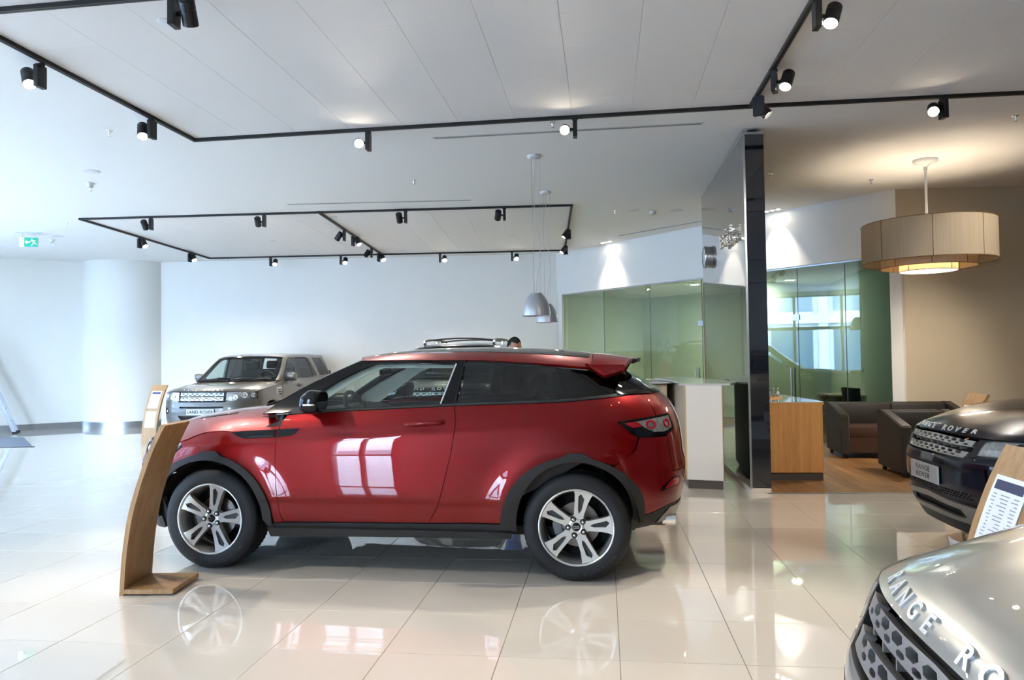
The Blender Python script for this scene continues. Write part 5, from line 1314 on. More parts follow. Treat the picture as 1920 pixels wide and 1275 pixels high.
# paper scraps along the wall are left out of the ladder group
M_GREEN = mat('sign_green', srgb(24, 150, 122), rough=.4, emit=srgb(24, 150, 122), estr=.2)
M_SIGNW = mat('sign_white', srgb(225, 240, 240), rough=.4, emit=srgb(225, 240, 240), estr=.2)
ex = empty('exit_sign', (-9.02, 13.9, 3.72), math.radians(8), 'green emergency exit sign with arrow and running figure under the ceiling', 'sign')
box('housing', -.15, .17, 0, .03, .0, .185, M_ALU, ex, bev=.003); box('green_face', -.065, .165, -.004, .0, .006, .178, M_GREEN, ex); box('white_face', -.145, -.068, -.004, .0, .006, .178, M_SIGNW, ex)
box('ceiling_rail', -.22, .24, 0, .03, .265, .28, M_ALU, ex); 
for x in (-.1, .12): cyl('hanger', (x, .015, .18), (x, .015, .27), .004, M_ALU, ex, 8)
bm = bmesh.new(); add_prism(bm, [(-.055, .092), (-.02, .13), (-.02, .105), (.03, .105), (.03, .08), (-.02, .08), (-.02, .055)], -.007, -.004, axis='y'); bobj('arrow', bm, M_SIGNW, ex)
bm = bmesh.new(); add_prism(bm, ring(.068, .148, .012, .012, 12), -.007, -.004, axis='y')
for L in ([(.055, .128), (.075, .132), (.118, .088), (.102, .075)], [(.05, .125), (.062, .118), (.045, .095), (.035, .10)], [(.085, .122), (.095, .128), (.135, .118), (.13, .106)], [(.102, .092), (.112, .080), (.155, .058), (.15, .045), (.098, .070)], [(.098, .080), (.088, .070), (.065, .045), (.060, .022), (.074, .02), (.078, .04)]):
    add_prism(bm, L, -.007, -.004, axis='y')
bobj('running_figure', bm, M_SIGNW, ex)
# ------------------------------------------------------------------ ceiling fittings
def disc(name, x, y, label, cat, group, r=.10, m=None, h=.008):
    e = empty(name, (x, y, HC), 0, label, cat, group)
    bm = bmesh.new(); add_lathe(bm, [(0, -h), (r*.9, -h), (r, -h*.4), (r, 0)], 32); bobj('cover', bm, m or M_CEIL2, e, smooth=True); return e
M_CEIL2 = mat('fitting_white', srgb(205, 208, 210), rough=.5)
def sprinkler(x, y, label):
    e = empty('sprinkler', (x, y, HC), 0, label, 'sprinkler', 'sprinkler heads on the ceiling')
    bm = bmesh.new(); add_lathe(bm, [(0, -.006), (.03, -.006), (.034, 0)], 20); bobj('escutcheon', bm, M_CHROME, e)
    bm = bmesh.new(); add_lathe(bm, [(.010, 0), (.010, -.03), (.006, -.034), (.006, -.055)], 12); add_lathe(bm, [(0, -.058), (.020, -.058), (.020, -.055), (0, -.055)], 12); bobj('head', bm, M_CHROME, e, smooth=True)
def detector(x, y, label):
    e = empty('smoke_detector', (x, y, HC), 0, label, 'smoke detector', 'smoke detectors on the ceiling')
    bm = bmesh.new(); add_lathe(bm, [(.055, 0), (.055, -.015), (.048, -.022), (.034, -.055)], 28); bobj('base', bm, M_CEIL2, e, smooth=True)
    bm = bmesh.new(); add_lathe(bm, [(.034, -.055), (.028, -.064), (0, -.066)], 24); bobj('sensor', bm, M_STEEL, e, smooth=True)
SPR = [(-4.277, 7.929, 'sprinkler head left of the corner of the near lighting track'), (-9.293, 15.134, 'sprinkler head beside the smoke detector near the exit sign'), (-1.332, 10.319, 'sprinkler head between the two long air slots'), (.463, 7.857, 'sprinkler head next to a glaring spotlight of the near track'), (-7.793, 13.055, 'sprinkler head outside the left corner of the far lighting track'), (1.78, 12.62, 'sprinkler head left of the round covers in front of the office'), (3.594, 10.217, 'sprinkler head just right of the black panel'), (5.196, 10.679, 'sprinkler head left of the drum lamp rod'), (5.38, 7.866, 'sprinkler head right of the spotlight above the lounge'), (-5.9, 10.45, 'sprinkler head beside the smoke detector on the left'), (-6.85, 17.95, 'sprinkler head close to the back wall')]
for s_ in SPR: sprinkler(*s_)
detector(-5.77, 10.20, 'conical smoke detector on the left ceiling under the round cover'); detector(-9.1, 14.75, 'conical smoke detector near the exit sign'); detector(2.44, 12.76, 'conical smoke detector in front of the black panel')
for x, y, r_, l in ((-5.40, 9.59, .10, 'round white cover on the ceiling left of the near track'), (-2.50, 5.41, .065, 'small round white cover in the tiles near the camera'), (-8.75, 14.39, .10, 'round white cover right of the exit sign'), (2.10, 12.64, .10, 'round white cover left of the far smoke detector'), (2.83, 12.70, .12, 'round white cover close to the black panel'), (-3.05, 12.85, .06, 'small round cover in the far tiled field by the middle track'), (.03, 15.16, .06, 'small round cover in the far tiled field near the pendants'), (-4.9, 15.3, .06, 'small round cover in the far tiled field above the grey car')):
    disc('ceiling_cover', x, y, l, 'ceiling cover', 'round covers on the ceiling', r_)
def slot(a, b, label, w_=.05):
    a = Vector((a[0], a[1], 0)); b = Vector((b[0], b[1], 0)); d = (b-a); L = d.length; e = empty('air_slot', (a.x, a.y, HC), math.atan2(d.y, d.x), label, 'air vent', 'linear air slots in the ceiling')
    box('frame', 0, L, -w_/2-.012, w_/2+.012, -.004, -.0, M_CEIL2, e)
    for k in (0, 1): box('blade', .03, L-.03, -w_/2+.004+k*.026, -w_/2+.02+k*.026, -.006, -.0045, mat('slot_dark', srgb(130, 130, 126), rough=.6), e)
slot((-.87, 8.365), (2.098, 7.967), 'long linear air slot behind the near lighting track'); slot((-3.55, 11.77), (-.60, 11.65), 'thin linear air slot before the far lighting track'); slot((2.22, 15.28), (3.54, 13.73), 'linear air slot along the office front')
# tracks
def track(name, pts, label):
    e = empty(name, (pts[0][0], pts[0][1], HC), 0, label, 'lighting track', 'black lighting tracks')
    for a, b in zip(pts, pts[1:]):
        a = Vector((a[0], a[1], 0)); b = Vector((b[0], b[1], 0)); d = b-a; M = Matrix.Translation(a-Vector((pts[0][0], pts[0][1], 0))) @ Matrix.Rotation(math.atan2(d.y, d.x), 4, 'Z')
        bm = bmesh.new(); add_box(bm, -.018, d.length+.018, -.019, .019, -.034, -.0, M=M); add_box(bm, 0, d.length, -.006, .006, -.0345, -.033, M=M, mi=1); bobj('rail', bm, [M_BLK, M_DARK], e)
P1 = (-3.503, 8.257); P2 = (-3.92, 4.68)
track('lighting_track', [P1, (-4.30, 2.2)], 'black lighting track running from the near left corner towards the camera')
track('lighting_track', [P1, (2.415, 7.40), (9.0, 6.68)], 'long black lighting track across the near ceiling')
track('lighting_track', [(2.415, 7.37), (1.80, 2.3)], 'black lighting track coming down from the top right')
track('lighting_track', [(-3.74, 5.19), (3.0, 4.25)], 'black lighting track crossing the top left corner of the tiles')
track('lighting_track', [(-7.32, 12.646), (1.004, 12.087)], 'front rail of the far lighting track field')
track('lighting_track', [(-7.32, 12.646), (-7.12, 17.59)], 'left rail of the far lighting track field')
track('lighting_track', [(-7.12, 17.59), (1.24, 17.124)], 'rear rail of the far lighting track field near the back wall')
track('lighting_track', [(1.004, 12.087), (1.24, 17.124)], 'right rail of the far lighting track field')
track('lighting_track', [(-3.187, 12.351), (-3.008, 17.35)], 'middle rail dividing the far lighting track field')
M_LAMP = mat('spot_lamp', (1, .9, .75, 1), rough=.3, emit=(1, .86, .66, 1), estr=55)
SPOT_W = 85
def spot(x, y, aim, label, ox=(0, 0), on=1.):
    """gear box under the track, swivel head beside it"""
    e = empty('spotlight', (x, y, HC-.034), 0, label, 'spotlight', 'black track spotlights')
    ang = math.atan2(ox[1], ox[0]); Mg = Matrix.Rotation(ang, 4, 'Z')
    box('adapter', -.03, .03, -.017, .017, -.02, .0, M_BLK, e, M=Mg)
    box('gear_box', -.022, .022, -.05, .05, -.20, -.018, M_BLK, e, bev=.003, M=Mg)
    pv = Mg @ Vector((.075, 0, -.115))
    bm = bmesh.new(); add_tube(bm, [Mg @ Vector((.02, 0, -.115)), pv], .014, 10); bobj('joint', bm, M_BLK, e)
    A = Vector(aim)-Vector((x, y, HC-.15)); A.normalize(); q = A.to_track_quat('Z', 'Y').to_matrix().to_4x4(); Mh = Matrix.Translation(pv+(Mg.to_3x3() @ Vector((.030, 0, 0)))) @ q
    bm = bmesh.new(); add_lathe(bm, [(0, -.095), (.030, -.095), (.034, -.088), (.048, -.085), (.052, -.080), (.052, -.03), (.050, -.028), (.050, -.022), (.052, -.02), (.052, .078), (.047, .080), (.045, .072)], 36, Mh); h = bobj('lamp_head', bm, M_BLK, e, angle=35)
    bm = bmesh.new(); add_lathe(bm, [(.045, .072), (.038, .055), (.030, .05)], 32, Mh); bobj('reflector', bm, M_CHROME, h, smooth=True)
    bm = bmesh.new(); add_lathe(bm, [(0, .062), (.040, .062)], 32, Mh); bobj('lens', bm, M_LAMP, h)
    l = bpy.data.lights.new('spot_beam', 'SPOT'); l.energy = SPOT_W*on; l.color = (1, .91, .79); l.spot_size = math.radians(58); l.spot_blend = .55; l.shadow_soft_size = .035
    lo_ = bpy.data.objects.new('spot_beam', l); link(lo_, e); lo_.matrix_local = Matrix.Translation(Mh @ Vector((0, 0, .085))) @ (A.to_track_quat('-Z', 'Y').to_matrix().to_4x4())
    return e
def lerp(a, b, t): return (a[0]+(b[0]-a[0])*t, a[1]+(b[1]-a[1])*t)
SP = [
 ((-3.83, 6.05), (-2.2, 4.2, .5), (-1, .15), 'spotlight at the upper left edge aimed towards the camera'),
 ((-3.60, 7.47), (-2.6, 5.4, .4), (-1, .2), 'spotlight just before the corner of the near track'),
 ((-1.52, 8.00), (-.35, 2.5, 1.9), (-1, .1), 'glaring spotlight left of centre on the long near track'),
 ((.68, 7.63), (.2, 2.2, 1.8), (-1, .1), 'glaring spotlight above the pendant lamps on the near track'),
 ((4.22, 7.19), (2.3, 3.6, 1.5), (-1, -.1), 'bright spotlight of the near track above the lounge'),
 ((2.37, 7.02), (5.0, 6.0, .6), (.6, .8), 'spotlight aimed right beside the track junction'),
 ((2.30, 6.40), (.9, 5.0, .5), (.9, -.5), 'spotlight aimed left under the track junction'),
 ((2.16, 5.15), (.9, 3.9, .8), (1, -.1), 'large lit spotlight at the top right on the track towards the camera'),
 ((-2.25, 4.98), (-2.6, 7.6, .6), (1, -.1), 'dark spotlight cut by the top edge left of centre'),
 (lerp((-7.32, 12.646), (1.004, 12.087), .150), (-6.6, 16.5, .8), (-1, 0), 'first dark spotlight of the far front rail from the left'),
 (lerp((-7.32, 12.646), (1.004, 12.087), .385), (-4.9, 16.5, .8), (-1, 0), 'second dark spotlight of the far front rail from the left'),
 (lerp((-7.32, 12.646), (1.004, 12.087), .672), (-1.6, 15.5, .8), (-1, 0), 'third dark spotlight of the far front rail from the left'),
 (lerp((-7.32, 12.646), (1.004, 12.087), .868), (-.6, 15.5, .8), (-1, 0), 'fourth dark spotlight of the far front rail from the left'),
 (lerp((-7.32, 12.646), (-7.12, 17.59), .38), (-5.2, 13.2, .6), (1, -.3), 'nearer lit spotlight on the left rail of the far field'),
 (lerp((-7.32, 12.646), (-7.12, 17.59), .80), (-5.4, 14.5, .6), (1, -.3), 'farther lit spotlight on the left rail of the far field'),
 (lerp((-3.187, 12.351), (-3.008, 17.35), .33), (-5.6, 15.0, .6), (-1, 0), 'dark spotlight aimed left on the middle rail'),
 (lerp((-3.187, 12.351), (-3.008, 17.35), .46), (-1.6, 13.2, .6), (1, -.2), 'lit spotlight on the middle rail beside the one aimed left'),
 (lerp((-3.187, 12.351), (-3.008, 17.35), .79), (-5.2, 16.2, .6), (-1, 0), 'dark spotlight near the rear end of the middle rail'),
 (lerp((-3.187, 12.351), (-3.008, 17.35), .93), (-1.6, 14.4, .6), (1, -.2), 'lit spotlight at the rear end of the middle rail'),
 (lerp((-7.12, 17.59), (1.24, 17.124), .176), (-5.3, 14.2, .8), (1, 0), 'first lit spotlight of the rear rail from the left'),
 (lerp((-7.12, 17.59), (1.24, 17.124), .376), (-3.6, 14.4, .8), (1, 0), 'second lit spotlight of the rear rail from the left'),
 (lerp((-7.12, 17.59), (1.24, 17.124), .655), (-1.2, 13.4, .8), (1, 0), 'third lit spotlight of the rear rail from the left'),
 (lerp((-7.12, 17.59), (1.24, 17.124), .855), (0, 13.4, .8), (1, 0), 'fourth lit spotlight of the rear rail from the left'),
 (lerp((1.004, 12.087), (1.24, 17.124), .42), (-1.2, 13.6, .8), (-.5, -.8), 'nearer dark spotlight on the right rail of the far field'),
 (lerp((1.004, 12.087), (1.24, 17.124), .83), (-1.2, 15.0, .8), (-.5, -.8), 'farther dark spotlight on the right rail of the far field'),
]
# the near tracks go on over the camera; unseen lamps added there as warm fill
SP += [
 ((2.02, 4.1), (2.3, 8.6, .8), (1, 0), 'unseen track spotlight added above the camera to brighten the reception desk'),
 ((1.93, 3.3), (3.5, 9.0, .6), (-1, 0), 'unseen track spotlight added above the camera to brighten the oak counter'),
 ((-4.15, 3.3), (-1.9, 5.6, .6), (1, 0), 'unseen track spotlight added above the camera to brighten the red door'),
 ((6.6, 6.94), (5.2, 11.0, .8), (-1, 0), 'unseen track spotlight added right of the frame to brighten the sofa'),
]
for (p, aim, ox, lab) in SP: spot(p[0], p[1], aim, lab, ox)
# recessed downlights over the office front
M_DL = mat('downlight_lamp', (1, .92, .8, 1), emit=(1, .9, .74, 1), estr=30)
def downlight(x, y, z, label, n=3, power=60, ang=-.93, group='recessed downlights'):
    e = empty('downlight', (x, y, z), ang, label, 'downlight', group)
    box('frame', -.06*n-.02, .06*n+.02, -.07, .07, -.004, 0, M_CEIL2, e)
    for i in range(n):
        bm = bmesh.new(); M = Matrix.Translation(((i-(n-1)/2)*.115, 0, 0)); add_lathe(bm, [(.048, -.012), (.040, -.008), (.030, -.006)], 20, M); l_ = bobj('lamp_ring', bm, M_CHROME, e, smooth=True)
        bm = bmesh.new(); add_lathe(bm, [(0, -.0075), (.030, -.0075)], 20, M); bobj('bulb', bm, M_DL, e)
    if power:
        l = bpy.data.lights.new('downlight_beam', 'SPOT'); l.energy = power; l.color = (1, .90, .76); l.spot_size = math.radians(75); l.spot_blend = .9; l.shadow_soft_size = .03
        o = bpy.data.objects.new('downlight_beam', l); link(o, e); o.location = (0, 0, -.03)
for (s_, lb) in ((1.9, 'recessed triple downlight over the left part of the white band'), (6.0, 'recessed triple downlight over the white band right of the black panel')):
    p = OA+OD*s_-ON*.19; downlight(p.x, p.y, HC, lb, 3, 75)
# office ceiling lights
for (s_, d_, lb) in ((3.3, 1.0, 'round ceiling light inside the left office'), (4.9, 2.0, 'round ceiling light inside the right office')):
    p = on_line(s_, d_); e = empty('ceiling_light', (p.x, p.y, 3.02), 0, lb, 'ceiling light')
    bm = bmesh.new(); add_lathe(bm, [(.11, 0), (.11, -.012), (.095, -.014)], 32); bobj('rim', bm, M_CEIL2, e); bm = bmesh.new(); add_lathe(bm, [(0, -.013), (.095, -.013)], 32); bobj('diffuser', bm, mat('office_diffuser', (1, .95, .85, 1), emit=(1, .93, .8, 1), estr=9), e)
    l = bpy.data.lights.new('ceiling_light_glow', 'AREA'); l.shape = 'DISK'; l.size = .18; l.energy = 50 if s_ < 4 else 12; l.color = (1, .94, .80); o = bpy.data.objects.new('ceiling_light_glow', l); link(o, e); o.location = (0, 0, -.02)
# ------------------------------------------------------------------ pendants
M_DOME = mat('dome_metal', srgb(190, 192, 196), rough=.32, metal=.55)
M_DOMEI = mat('dome_inside', srgb(226, 196, 196), rough=.7)
def dome(x, y, zb, label, r=.175, cx=None):
    e = empty('pendant_lamp', (x, y, zb), 0, label, 'pendant lamp', 'metal dome pendant lamps')
    bm = bmesh.new(); add_lathe(bm, [(r, 0), (r*.985, .05), (r*.93, .11), (r*.80, .175), (r*.6, .235), (r*.42, .268), (r*.40, .278), (0, .28)], 56); bobj('shade', bm, M_DOME, e, angle=50)
    bm = bmesh.new(); add_lathe(bm, [(r-.004, .002), (r*.975-.004, .05), (r*.92-.004, .11), (r*.79, .172), (r*.58, .23), (0, .25)], 48); bobj('shade_lining', bm, M_DOMEI, e, smooth=True)
    bm = bmesh.new(); add_lathe(bm, [(0, .06), (.04, .07), (.055, .11), (.04, .15), (.02, .19)], 20); bobj('bulb', bm, mat('bulb_white', srgb(220, 210, 200), rough=.4), e, smooth=True)
    top = HC-zb
    bm = bmesh.new(); add_lathe(bm, [(0, top-.035), (.05, top-.034), (.085, top-.022), (.088, top)], 40); bobj('canopy', bm, M_CEIL2, e, smooth=True)
    for a in (0, 2.1, 4.2):
        bm = bmesh.new(); add_tube(bm, [(.05*math.cos(a), .05*math.sin(a), .275), (.07*math.cos(a), .07*math.sin(a), top-.03)], .0012, 5); bobj('suspension_wire', bm, M_STEEL, e)
    bm = bmesh.new(); add_tube(bm, smoothline([(0, 0, .275), (.015, 0, .45), (.06, 0, .75), (.03, 0, 1.1), (-.01, 0, 1.4), (.01, 0, top-.03)], 5), .0035, 6); bobj('cable', bm, M_CEIL2, e, smooth=True)
dome(.305, 9.155, 2.02, 'nearer silver dome pendant lamp hanging above the red coupe tail'); dome(.53, 11.166, 2.035, 'farther silver dome pendant lamp half hidden by the nearer one', r=.17)
M_SHADE = mat('fabric_shade', srgb(196, 168, 130), rough=.8, bump=.3, bscale=400)
t_ = M_SHADE.node_tree
wv = t_.nodes.new('ShaderNodeTexNoise'); wv.inputs['Scale'].default_value = 60; mp_ = t_.nodes.new('ShaderNodeMapping'); mp_.inputs['Scale'].default_value = (1, 1, .03); tcn_ = t_.nodes.new('ShaderNodeTexCoord')
rp_ = t_.nodes.new('ShaderNodeValToRGB'); rp_.color_ramp.elements[0].color = srgb(200, 184, 158); rp_.color_ramp.elements[1].color = srgb(214, 200, 176); rp_.color_ramp.elements[0].position = .2; rp_.color_ramp.elements[1].position = .8
t_.links.new(tcn_.outputs['Object'], mp_.inputs[0]); t_.links.new(mp_.outputs[0], wv.inputs['Vector']); t_.links.new(wv.outputs[0], rp_.inputs[0]); t_.links.new(rp_.outputs[0], t_.nodes['Principled BSDF'].inputs['Base Color'])
tl_ = t_.nodes.new('ShaderNodeBsdfTranslucent'); mx_ = t_.nodes.new('ShaderNodeMixShader'); mx_.inputs[0].default_value = .45; t_.links.new(rp_.outputs[0], tl_.inputs[0])
t_.links.new(t_.nodes['Principled BSDF'].outputs[0], mx_.inputs[1]); t_.links.new(tl_.outputs[0], mx_.inputs[2]); t_.links.new(mx_.outputs[0], t_.nodes['Material Output'].inputs[0])
dl = empty('drum_pendant', (5.39, 9.62, 0), 0, 'large three tier beige fabric drum pendant above the lounge', 'pendant lamp')
for nm, r, z0, z1 in (('outer_shade', .775, 2.665, 3.17), ('middle_shade', .555, 2.60, 3.10), ('inner_shade', .335, 2.55, 3.02)):
    bm = bmesh.new(); add_lathe(bm, [(r, z0), (r, z1), (r-.006, z1), (r-.006, z0)], 96, close=True); s_ = bobj(nm, bm, M_SHADE, dl, angle=40)
    bm = bmesh.new()
    for zz in (z0, z1): add_lathe(bm, [(r+.003+.004*math.cos(a), zz+.004*math.sin(a)) for a in np.linspace(0, 2*PI, 8, endpoint=False)], 96, close=True)
    bobj('edge_ring', bm, mat('ring_brown', srgb(120, 88, 56), rough=.5), s_)
    n = 8 if r > .5 else 4
    for k in range(n):
        a = 2*PI*k/n+.35; bm = bmesh.new(); add_box(bm, r-.007, r+.002, -.004, .004, z0, z1, M=Matrix.Rotation(a, 4, 'Z')); bobj('seam', bm, MAT['ring_brown'], s_)
bm = bmesh.new(); add_lathe(bm, [(0, 2.552), (.328, 2.552), (.328, 2.558)], 64); df = bobj('diffuser', bm, mat('drum_diffuser', (1, .95, .85, 1), rough=.6, emit=(1, .90, .72, 1), estr=1.25), dl)
bm = bmesh.new(); add_lathe(bm, [(0, 2.53), (.018, 2.534), (.02, 2.548), (.012, 2.552)], 16); bobj('finial', bm, M_STEEL, dl, smooth=True)
bm = bmesh.new(); add_tube(bm, [(0, 0, 3.0), (0, 0, 3.88)], .016, 14); add_tube(bm, [(0, 0, 3.86), (0, 0, 3.93)], .024, 14); bobj('rod', bm, M_CEIL2, dl, angle=40)
bm = bmesh.new(); add_lathe(bm, [(.02, 3.90), (.05, 3.93), (.10, 3.955), (.145, 3.962), (.15, HC)], 48); bobj('canopy', bm, M_CEIL2, dl, smooth=True)
bm = bmesh.new()
for k in range(3): add_tube(bm, [(0, 0, 3.0), (.77*math.cos(k*2.09), .77*math.sin(k*2.09), 3.0)], .006, 6)
bobj('spider', bm, M_STEEL, dl)
for z_, p_, s__ in ((2.545, 18, .55), (2.75, 22, .0)):
    l = bpy.data.lights.new('drum_glow', 'AREA' if s__ else 'POINT'); l.energy = p_; l.color = (1, .86, .68)
    if s__: l.shape = 'DISK'; l.size = s__
    else: l.shadow_soft_size = .08
    o = bpy.data.objects.new('drum_glow', l); link(o, dl); o.location = (0, 0, z_)
# ------------------------------------------------------------------ inside the offices
def office_chair(loc, rz, label):
    e = empty('office_chair', loc, rz, label, 'chair')
    bm = bmesh.new(); pts = [(-.26, .42), (.26, .42), (.25, .46), (-.25, .46)]
    box('seat', -.25, .25, -.24, .24, .44, .50, M_LEA, e, bev=.02, seg=2)
    sf = lambda p, q: np.stack([p, .22+.12*(q-.5)-.10*(np.abs(p)/.27)**2, q], 1)
    panel('backrest', [(-.25, .50), (.25, .50), (.28, .92), (0, .93), (-.28, .92)], sf, M_LEA, e, h=.06, t=.03, inset=0, center=np.array([0, -1, .7]))
    bm = bmesh.new(); add_tube(bm, [(0, 0, .06), (0, 0, .45)], .025, 12); bobj('column', bm, M_STEEL, e, angle=40)
    for k in range(5):
        a = 2*PI*k/5; bm = bmesh.new(); add_tube(bm, [(0, 0, .09), (.28*math.cos(a), .28*math.sin(a), .06)], [.022, .014], 8); add_lathe(bm, [(0, 0), (.02, 0), (.025, .025), (.02, .05), (0, .05)], 10, Matrix.Translation((.28*math.cos(a), .28*math.sin(a), 0))); bobj('leg', bm, M_BLK, e, smooth=True)
    return e
def office_desk(loc, rz, label, w=1.6, d=.8):
    e = empty('office_desk', loc, rz, label, 'desk')
    box('desktop', -w/2, w/2, -d/2, d/2, .72, .75, M_WOODL, e, bev=.003); box('side_panel', -w/2, -w/2+.03, -d/2+.02, d/2-.02, 0, .72, M_WOODL, e); box('side_panel', w/2-.03, w/2, -d/2+.02, d/2-.02, 0, .72, M_WOODL, e)
    box('modesty_panel', -w/2+.03, w/2-.03, d/2-.1, d/2-.08, .2, .72, M_WOODL, e); return e
oa = math.atan2(OD.y, OD.x)
p = on_line(6.9, .85); office_chair((p.x, p.y, .004), oa+2.6, 'black office chair behind the glass nearest the lounge wall')
p = on_line(6.5, 2.1); office_desk((p.x-.1, p.y, .004), oa+.1, 'oak desk with papers inside the right office', w=1.5)
p = on_line(6.7, 3.0); office_chair((p.x, p.y, .004), oa+.2, 'black office chair behind the oak desk in the right office')
p = on_line(5.6, 4.0); e = empty('low_cabinet', (p.x, p.y, .004), oa, 'low oak cabinet along the back of the right office', 'cabinet'); box('body', -.2, 1.9, -.2, .2, .05, 1.12, M_WOODL, e, bev=.003); box('plinth', -.15, 1.85, -.17, .17, 0, .05, M_PLINTH, e); box('door', -.19, .84, -.215, -.202, .06, 1.10, M_WOODL, e, bev=.002); box('door', .85, 1.89, -.215, -.202, .06, 1.10, M_WOODL, e, bev=.002)
p = on_line(3.0, 1.2); office_desk((p.x, p.y, .004), oa, 'oak desk inside the left office', w=1.4)
p = on_line(3.3, .62); office_chair((p.x, p.y, .004), oa+2.9, 'black office chair whose back shows over the reception desk')
sw = empty('light_switch', (0, 0, 0), 0, 'small square light switch on the office wall', 'switch'); p0_ = Vector((5.95, 11.45, 0)); d_ = Vector((.95, 4.75, 0)).normalized(); pp_ = p0_+d_*2.2
sw.location = (pp_.x-.0, pp_.y, 1.20); sw.rotation_euler = (0, 0, math.atan2(d_.y, d_.x)); box('plate', -.045, .045, 0, .012, -.045, .045, M_CEIL2, sw, bev=.003); box('rocker', -.028, .028, .012, .017, -.028, .028, M_CEIL2, sw, bev=.002)
# ------------------------------------------------------------------ person behind the red car
def person():
    e = empty('person', (0, 0, 0), 0, 'dark haired man standing behind the red coupe, head bent down to the right', 'person')
    e.location = (-.02, 9.72, 0); e.rotation_euler = (0, 0, math.radians(0))
    sk = [(0, 0, .94), (0, 0, 1.08), (0, 0, 1.24), (0, 0, 1.40), (.0, 0, 1.47),             # pelvis .. neck base
          (.03, -.0, 1.55), ]
    V = [Vector(p) for p in sk]; R = [(.155, .11), (.145, .105), (.16, .115), (.15, .10), (.065, .06), (.058, .056)]; E = [(0, 1), (1, 2), (2, 3), (3, 4), (4, 5)]
    def chain(start, pts, rad):
        prev = start
        for p, r in zip(pts, rad):
            V.append(Vector(p)); R.append((r, r)); E.append((prev, len(V)-1)); prev = len(V)-1
        return prev
    # facing +x (to the right of the picture) with the shoulders across y
    for sgy in (-1, 1):
        chain(0, [(0, sgy*.10, .90), (.02, sgy*.105, .70), (.03, sgy*.11, .50), (.0, sgy*.11, .28), (-.02, sgy*.11, .09)], [.10, .085, .062, .055, .042])
        k = len(V)-1; chain(k, [(.06, sgy*.115, .055), (.17, sgy*.125, .035)], [.042, .035])
        w_ = chain(3, [(0, sgy*.17, 1.40), (.0, sgy*.22, 1.30), (.04, sgy*.25, 1.12), (.18, sgy*.22, 1.02), (.26, sgy*.20, .99)], [.07, .055, .045, .036, .030])
        for i, (dy, L) in enumerate(((-.030, .065), (-.010, .078), (.010, .074), (.030, .058))):
            chain(w_, [(.31, sgy*.20+dy, .975), (.31+L*.6, sgy*.20+dy, .955), (.31+L, sgy*.20+dy, .93)], [.012, .009, .008])
        chain(w_, [(.28, sgy*.165, .985), (.315, sgy*.15, .97)], [.013, .010])
    me = bpy.data.meshes.new('body'); me.from_pydata([tuple(v) for v in V], E, []); o = bpy.data.objects.new('body', me); COL.objects.link(o)
    md = o.modifiers.new('s', 'SKIN'); 
    if not me.skin_vertices: bpy.context.view_layer.update()
    for i, r in enumerate(R): me.skin_vertices[0].data[i].radius = r
    me.skin_vertices[0].data[0].use_root = True
    ms = o.modifiers.new('b', 'SUBSURF'); ms.levels = 2
    dg = bpy.context.evaluated_depsgraph_get(); me2 = bpy.data.meshes.new_from_object(o.evaluated_get(dg)); bpy.data.objects.remove(o)
    bm = bmesh.new(); bm.from_mesh(me2)
    # head: shaped ellipsoid with brow, nose, lips, chin, ears; local x = face direction
    Mh = Matrix.Translation((.045, 0, 1.655)) @ Matrix.Rotation(math.radians(-38), 4, 'Z') @ Matrix.Rotation(math.radians(16), 4, 'Y')
    r = bmesh.ops.create_uvsphere(bm, u_segments=40, v_segments=32, radius=1)
    for v in r['verts']:
        x, y, z = v.co; X = x*.098; Y = y*.078; Z = z*.125
        if z < 0: Y *= 1+.28*z; X *= (1+.10*z) if x > 0 else (1+.38*z)
        if x > 0:
            X += .026*math.exp(-((y/.15)**2+((z+.10)/.17)**2)) + .008*math.exp(-((y/.3)**2+((z+.52)/.07)**2)) + .007*math.exp(-((y/.30)**2+((z+.86)/.14)**2)) + .006*math.exp(-((y/.5)**2+((z-.14)/.08)**2))
            for s_ in (-1, 1): X -= .011*math.exp(-(((y-s_*.36)/.15)**2+((z-.0)/.09)**2))
        v.co = Mh @ Vector((X, Y, Z))
    for s_ in (-1, 1):
        r = bmesh.ops.create_uvsphere(bm, u_segments=16, v_segments=12, radius=1)
        for v in r['verts']: v.co = Mh @ Vector((-.008+v.co.x*.020, s_*.078+v.co.y*.010, -.012+v.co.z*.034))
    for f in bm.faces: f.smooth = True
    zmin = lambda f: f.calc_center_median()
    for f in bm.faces:
        c = f.calc_center_median()
        if c.z < .10 and True: f.material_index = 3
        elif c.z < .98 and abs(c.y) < .2 and c.x < .16: f.material_index = 2
        elif c.z > 1.50 or c.x > .20: f.material_index = 0
        else: f.material_index = 1
    mes = bpy.data.meshes.new('body'); bm.to_mesh(mes); bm.free()
    for m_ in (mat('skin', srgb(196, 140, 112), rough=.5), mat('shirt', srgb(60, 64, 74), rough=.8), mat('jeans', srgb(64, 84, 130), rough=.85, noise=.25, nscale=60), mat('shoe', srgb(36, 32, 30), rough=.5)): mes.materials.append(m_)
    b = bpy.data.objects.new('body', mes); link(b, e)
    M_HAIR = mat('hair', srgb(24, 20, 18), rough=.7, bump=.6, bscale=250)
    bm = bmesh.new(); bmesh.ops.create_uvsphere(bm, u_segments=40, v_segments=32, radius=1)
    kill = []
    for v in bm.verts:
        x, y, z = v.co
        if not (z > .42-.0*x and x <= .8 or (x < .02+.0*z and z > -.42) or (z > .15 and x < .45 and False)): kill.append(v)
    bmesh.ops.delete(bm, geom=kill, context='VERTS')
    for v in bm.verts:
        x, y, z = v.co; k = 1.06; X = x*.098*k; Y = y*.078*k; Z = z*.125*k
        if z < 0: Y *= 1+.26*z; X *= (1+.34*z)
        v.co = Mh @ Vector((X-.003, Y, Z))
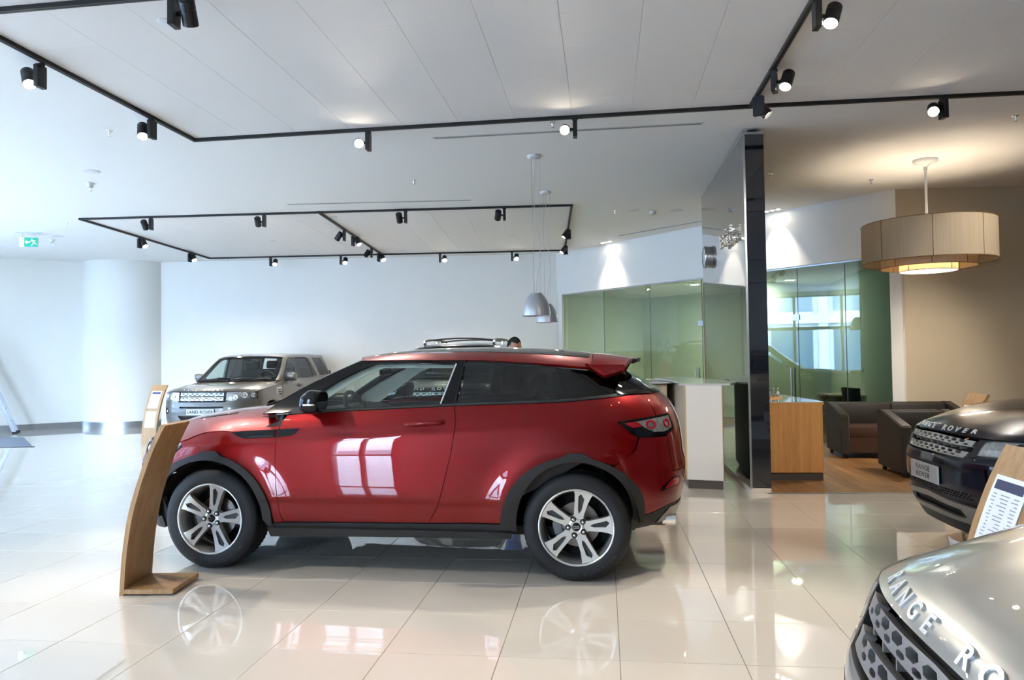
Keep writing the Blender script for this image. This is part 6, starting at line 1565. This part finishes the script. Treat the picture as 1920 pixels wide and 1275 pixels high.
    bobj('hair', bm, M_HAIR, e, smooth=True)
    for s_ in (-1, 1):
        bm = bmesh.new()
        r = bmesh.ops.create_uvsphere(bm, u_segments=14, v_segments=10, radius=.0115)
        for v in r['verts']: v.co = Mh @ (v.co+Vector((.083, s_*.030, .0)))
        bobj('eye', bm, mat('eye_white', srgb(225, 222, 218), rough=.2), b, smooth=True)
        bm = bmesh.new(); add_tube(bm, [Mh @ Vector((.094, s_*.014, .020)), Mh @ Vector((.093, s_*.032, .026)), Mh @ Vector((.084, s_*.048, .020))], .004, 6); bobj('eyebrow', bm, M_HAIR, b, smooth=True)
        bm = bmesh.new(); r = bmesh.ops.create_uvsphere(bm, u_segments=10, v_segments=8, radius=.005)
        for v in r['verts']: v.co = Mh @ (v.co+Vector((.0925, s_*.031, .0)))
        bobj('iris', bm, M_HAIR, b, smooth=True)
    return e
person()
# ------------------------------------------------------------------ cars
def place(o, x, y, deg): o.location = (x, y, 0); o.rotation_euler = (0, 0, math.radians(deg))
car = make_coupe('coupe_car', 'red compact coupe SUV parked side on in the middle of the showroom'); place(car, -2.917, 6.521, -9.785)
c2 = dup_tree(car, swap={'paint_red': M_BLACKP}); place(c2, 3.04, 5.52, -7); c2['label'] = 'black compact SUV at the right edge with a grey plate under its grille'
c3 = dup_tree(car, swap={'paint_red': M_SILVER}); place(c3, .71, 1.425, -8.8); c3['label'] = 'silver compact SUV nose cut by the bottom right corner'
g = make_boxy('suv', 'grey boxy SUV facing the camera near the round column', M_GREYP); place(g, -5.73, 13.72, 81.8)
k = dup_tree(g, swap={'paint_grey': M_BLACKP}); add_rails(k, M_BLACKP); place(k, -1.24, 11.1, 82); k.scale = (1.04, 1.04, 1.062); k['label'] = 'black SUV with roof rails standing behind the red coupe'
info_stand((-6.72, 14.06, 0), math.radians(66), 'curved oak information stand with two sheets left of the grey SUV')
info_stand((1.78, 2.86, 0), math.radians(-8), 'curved oak information stand with a printed sheet between the black and silver cars')
info_stand((4.18, 7.05, 0), math.radians(-8), 'oak information stand whose top shows behind the black car bonnet')
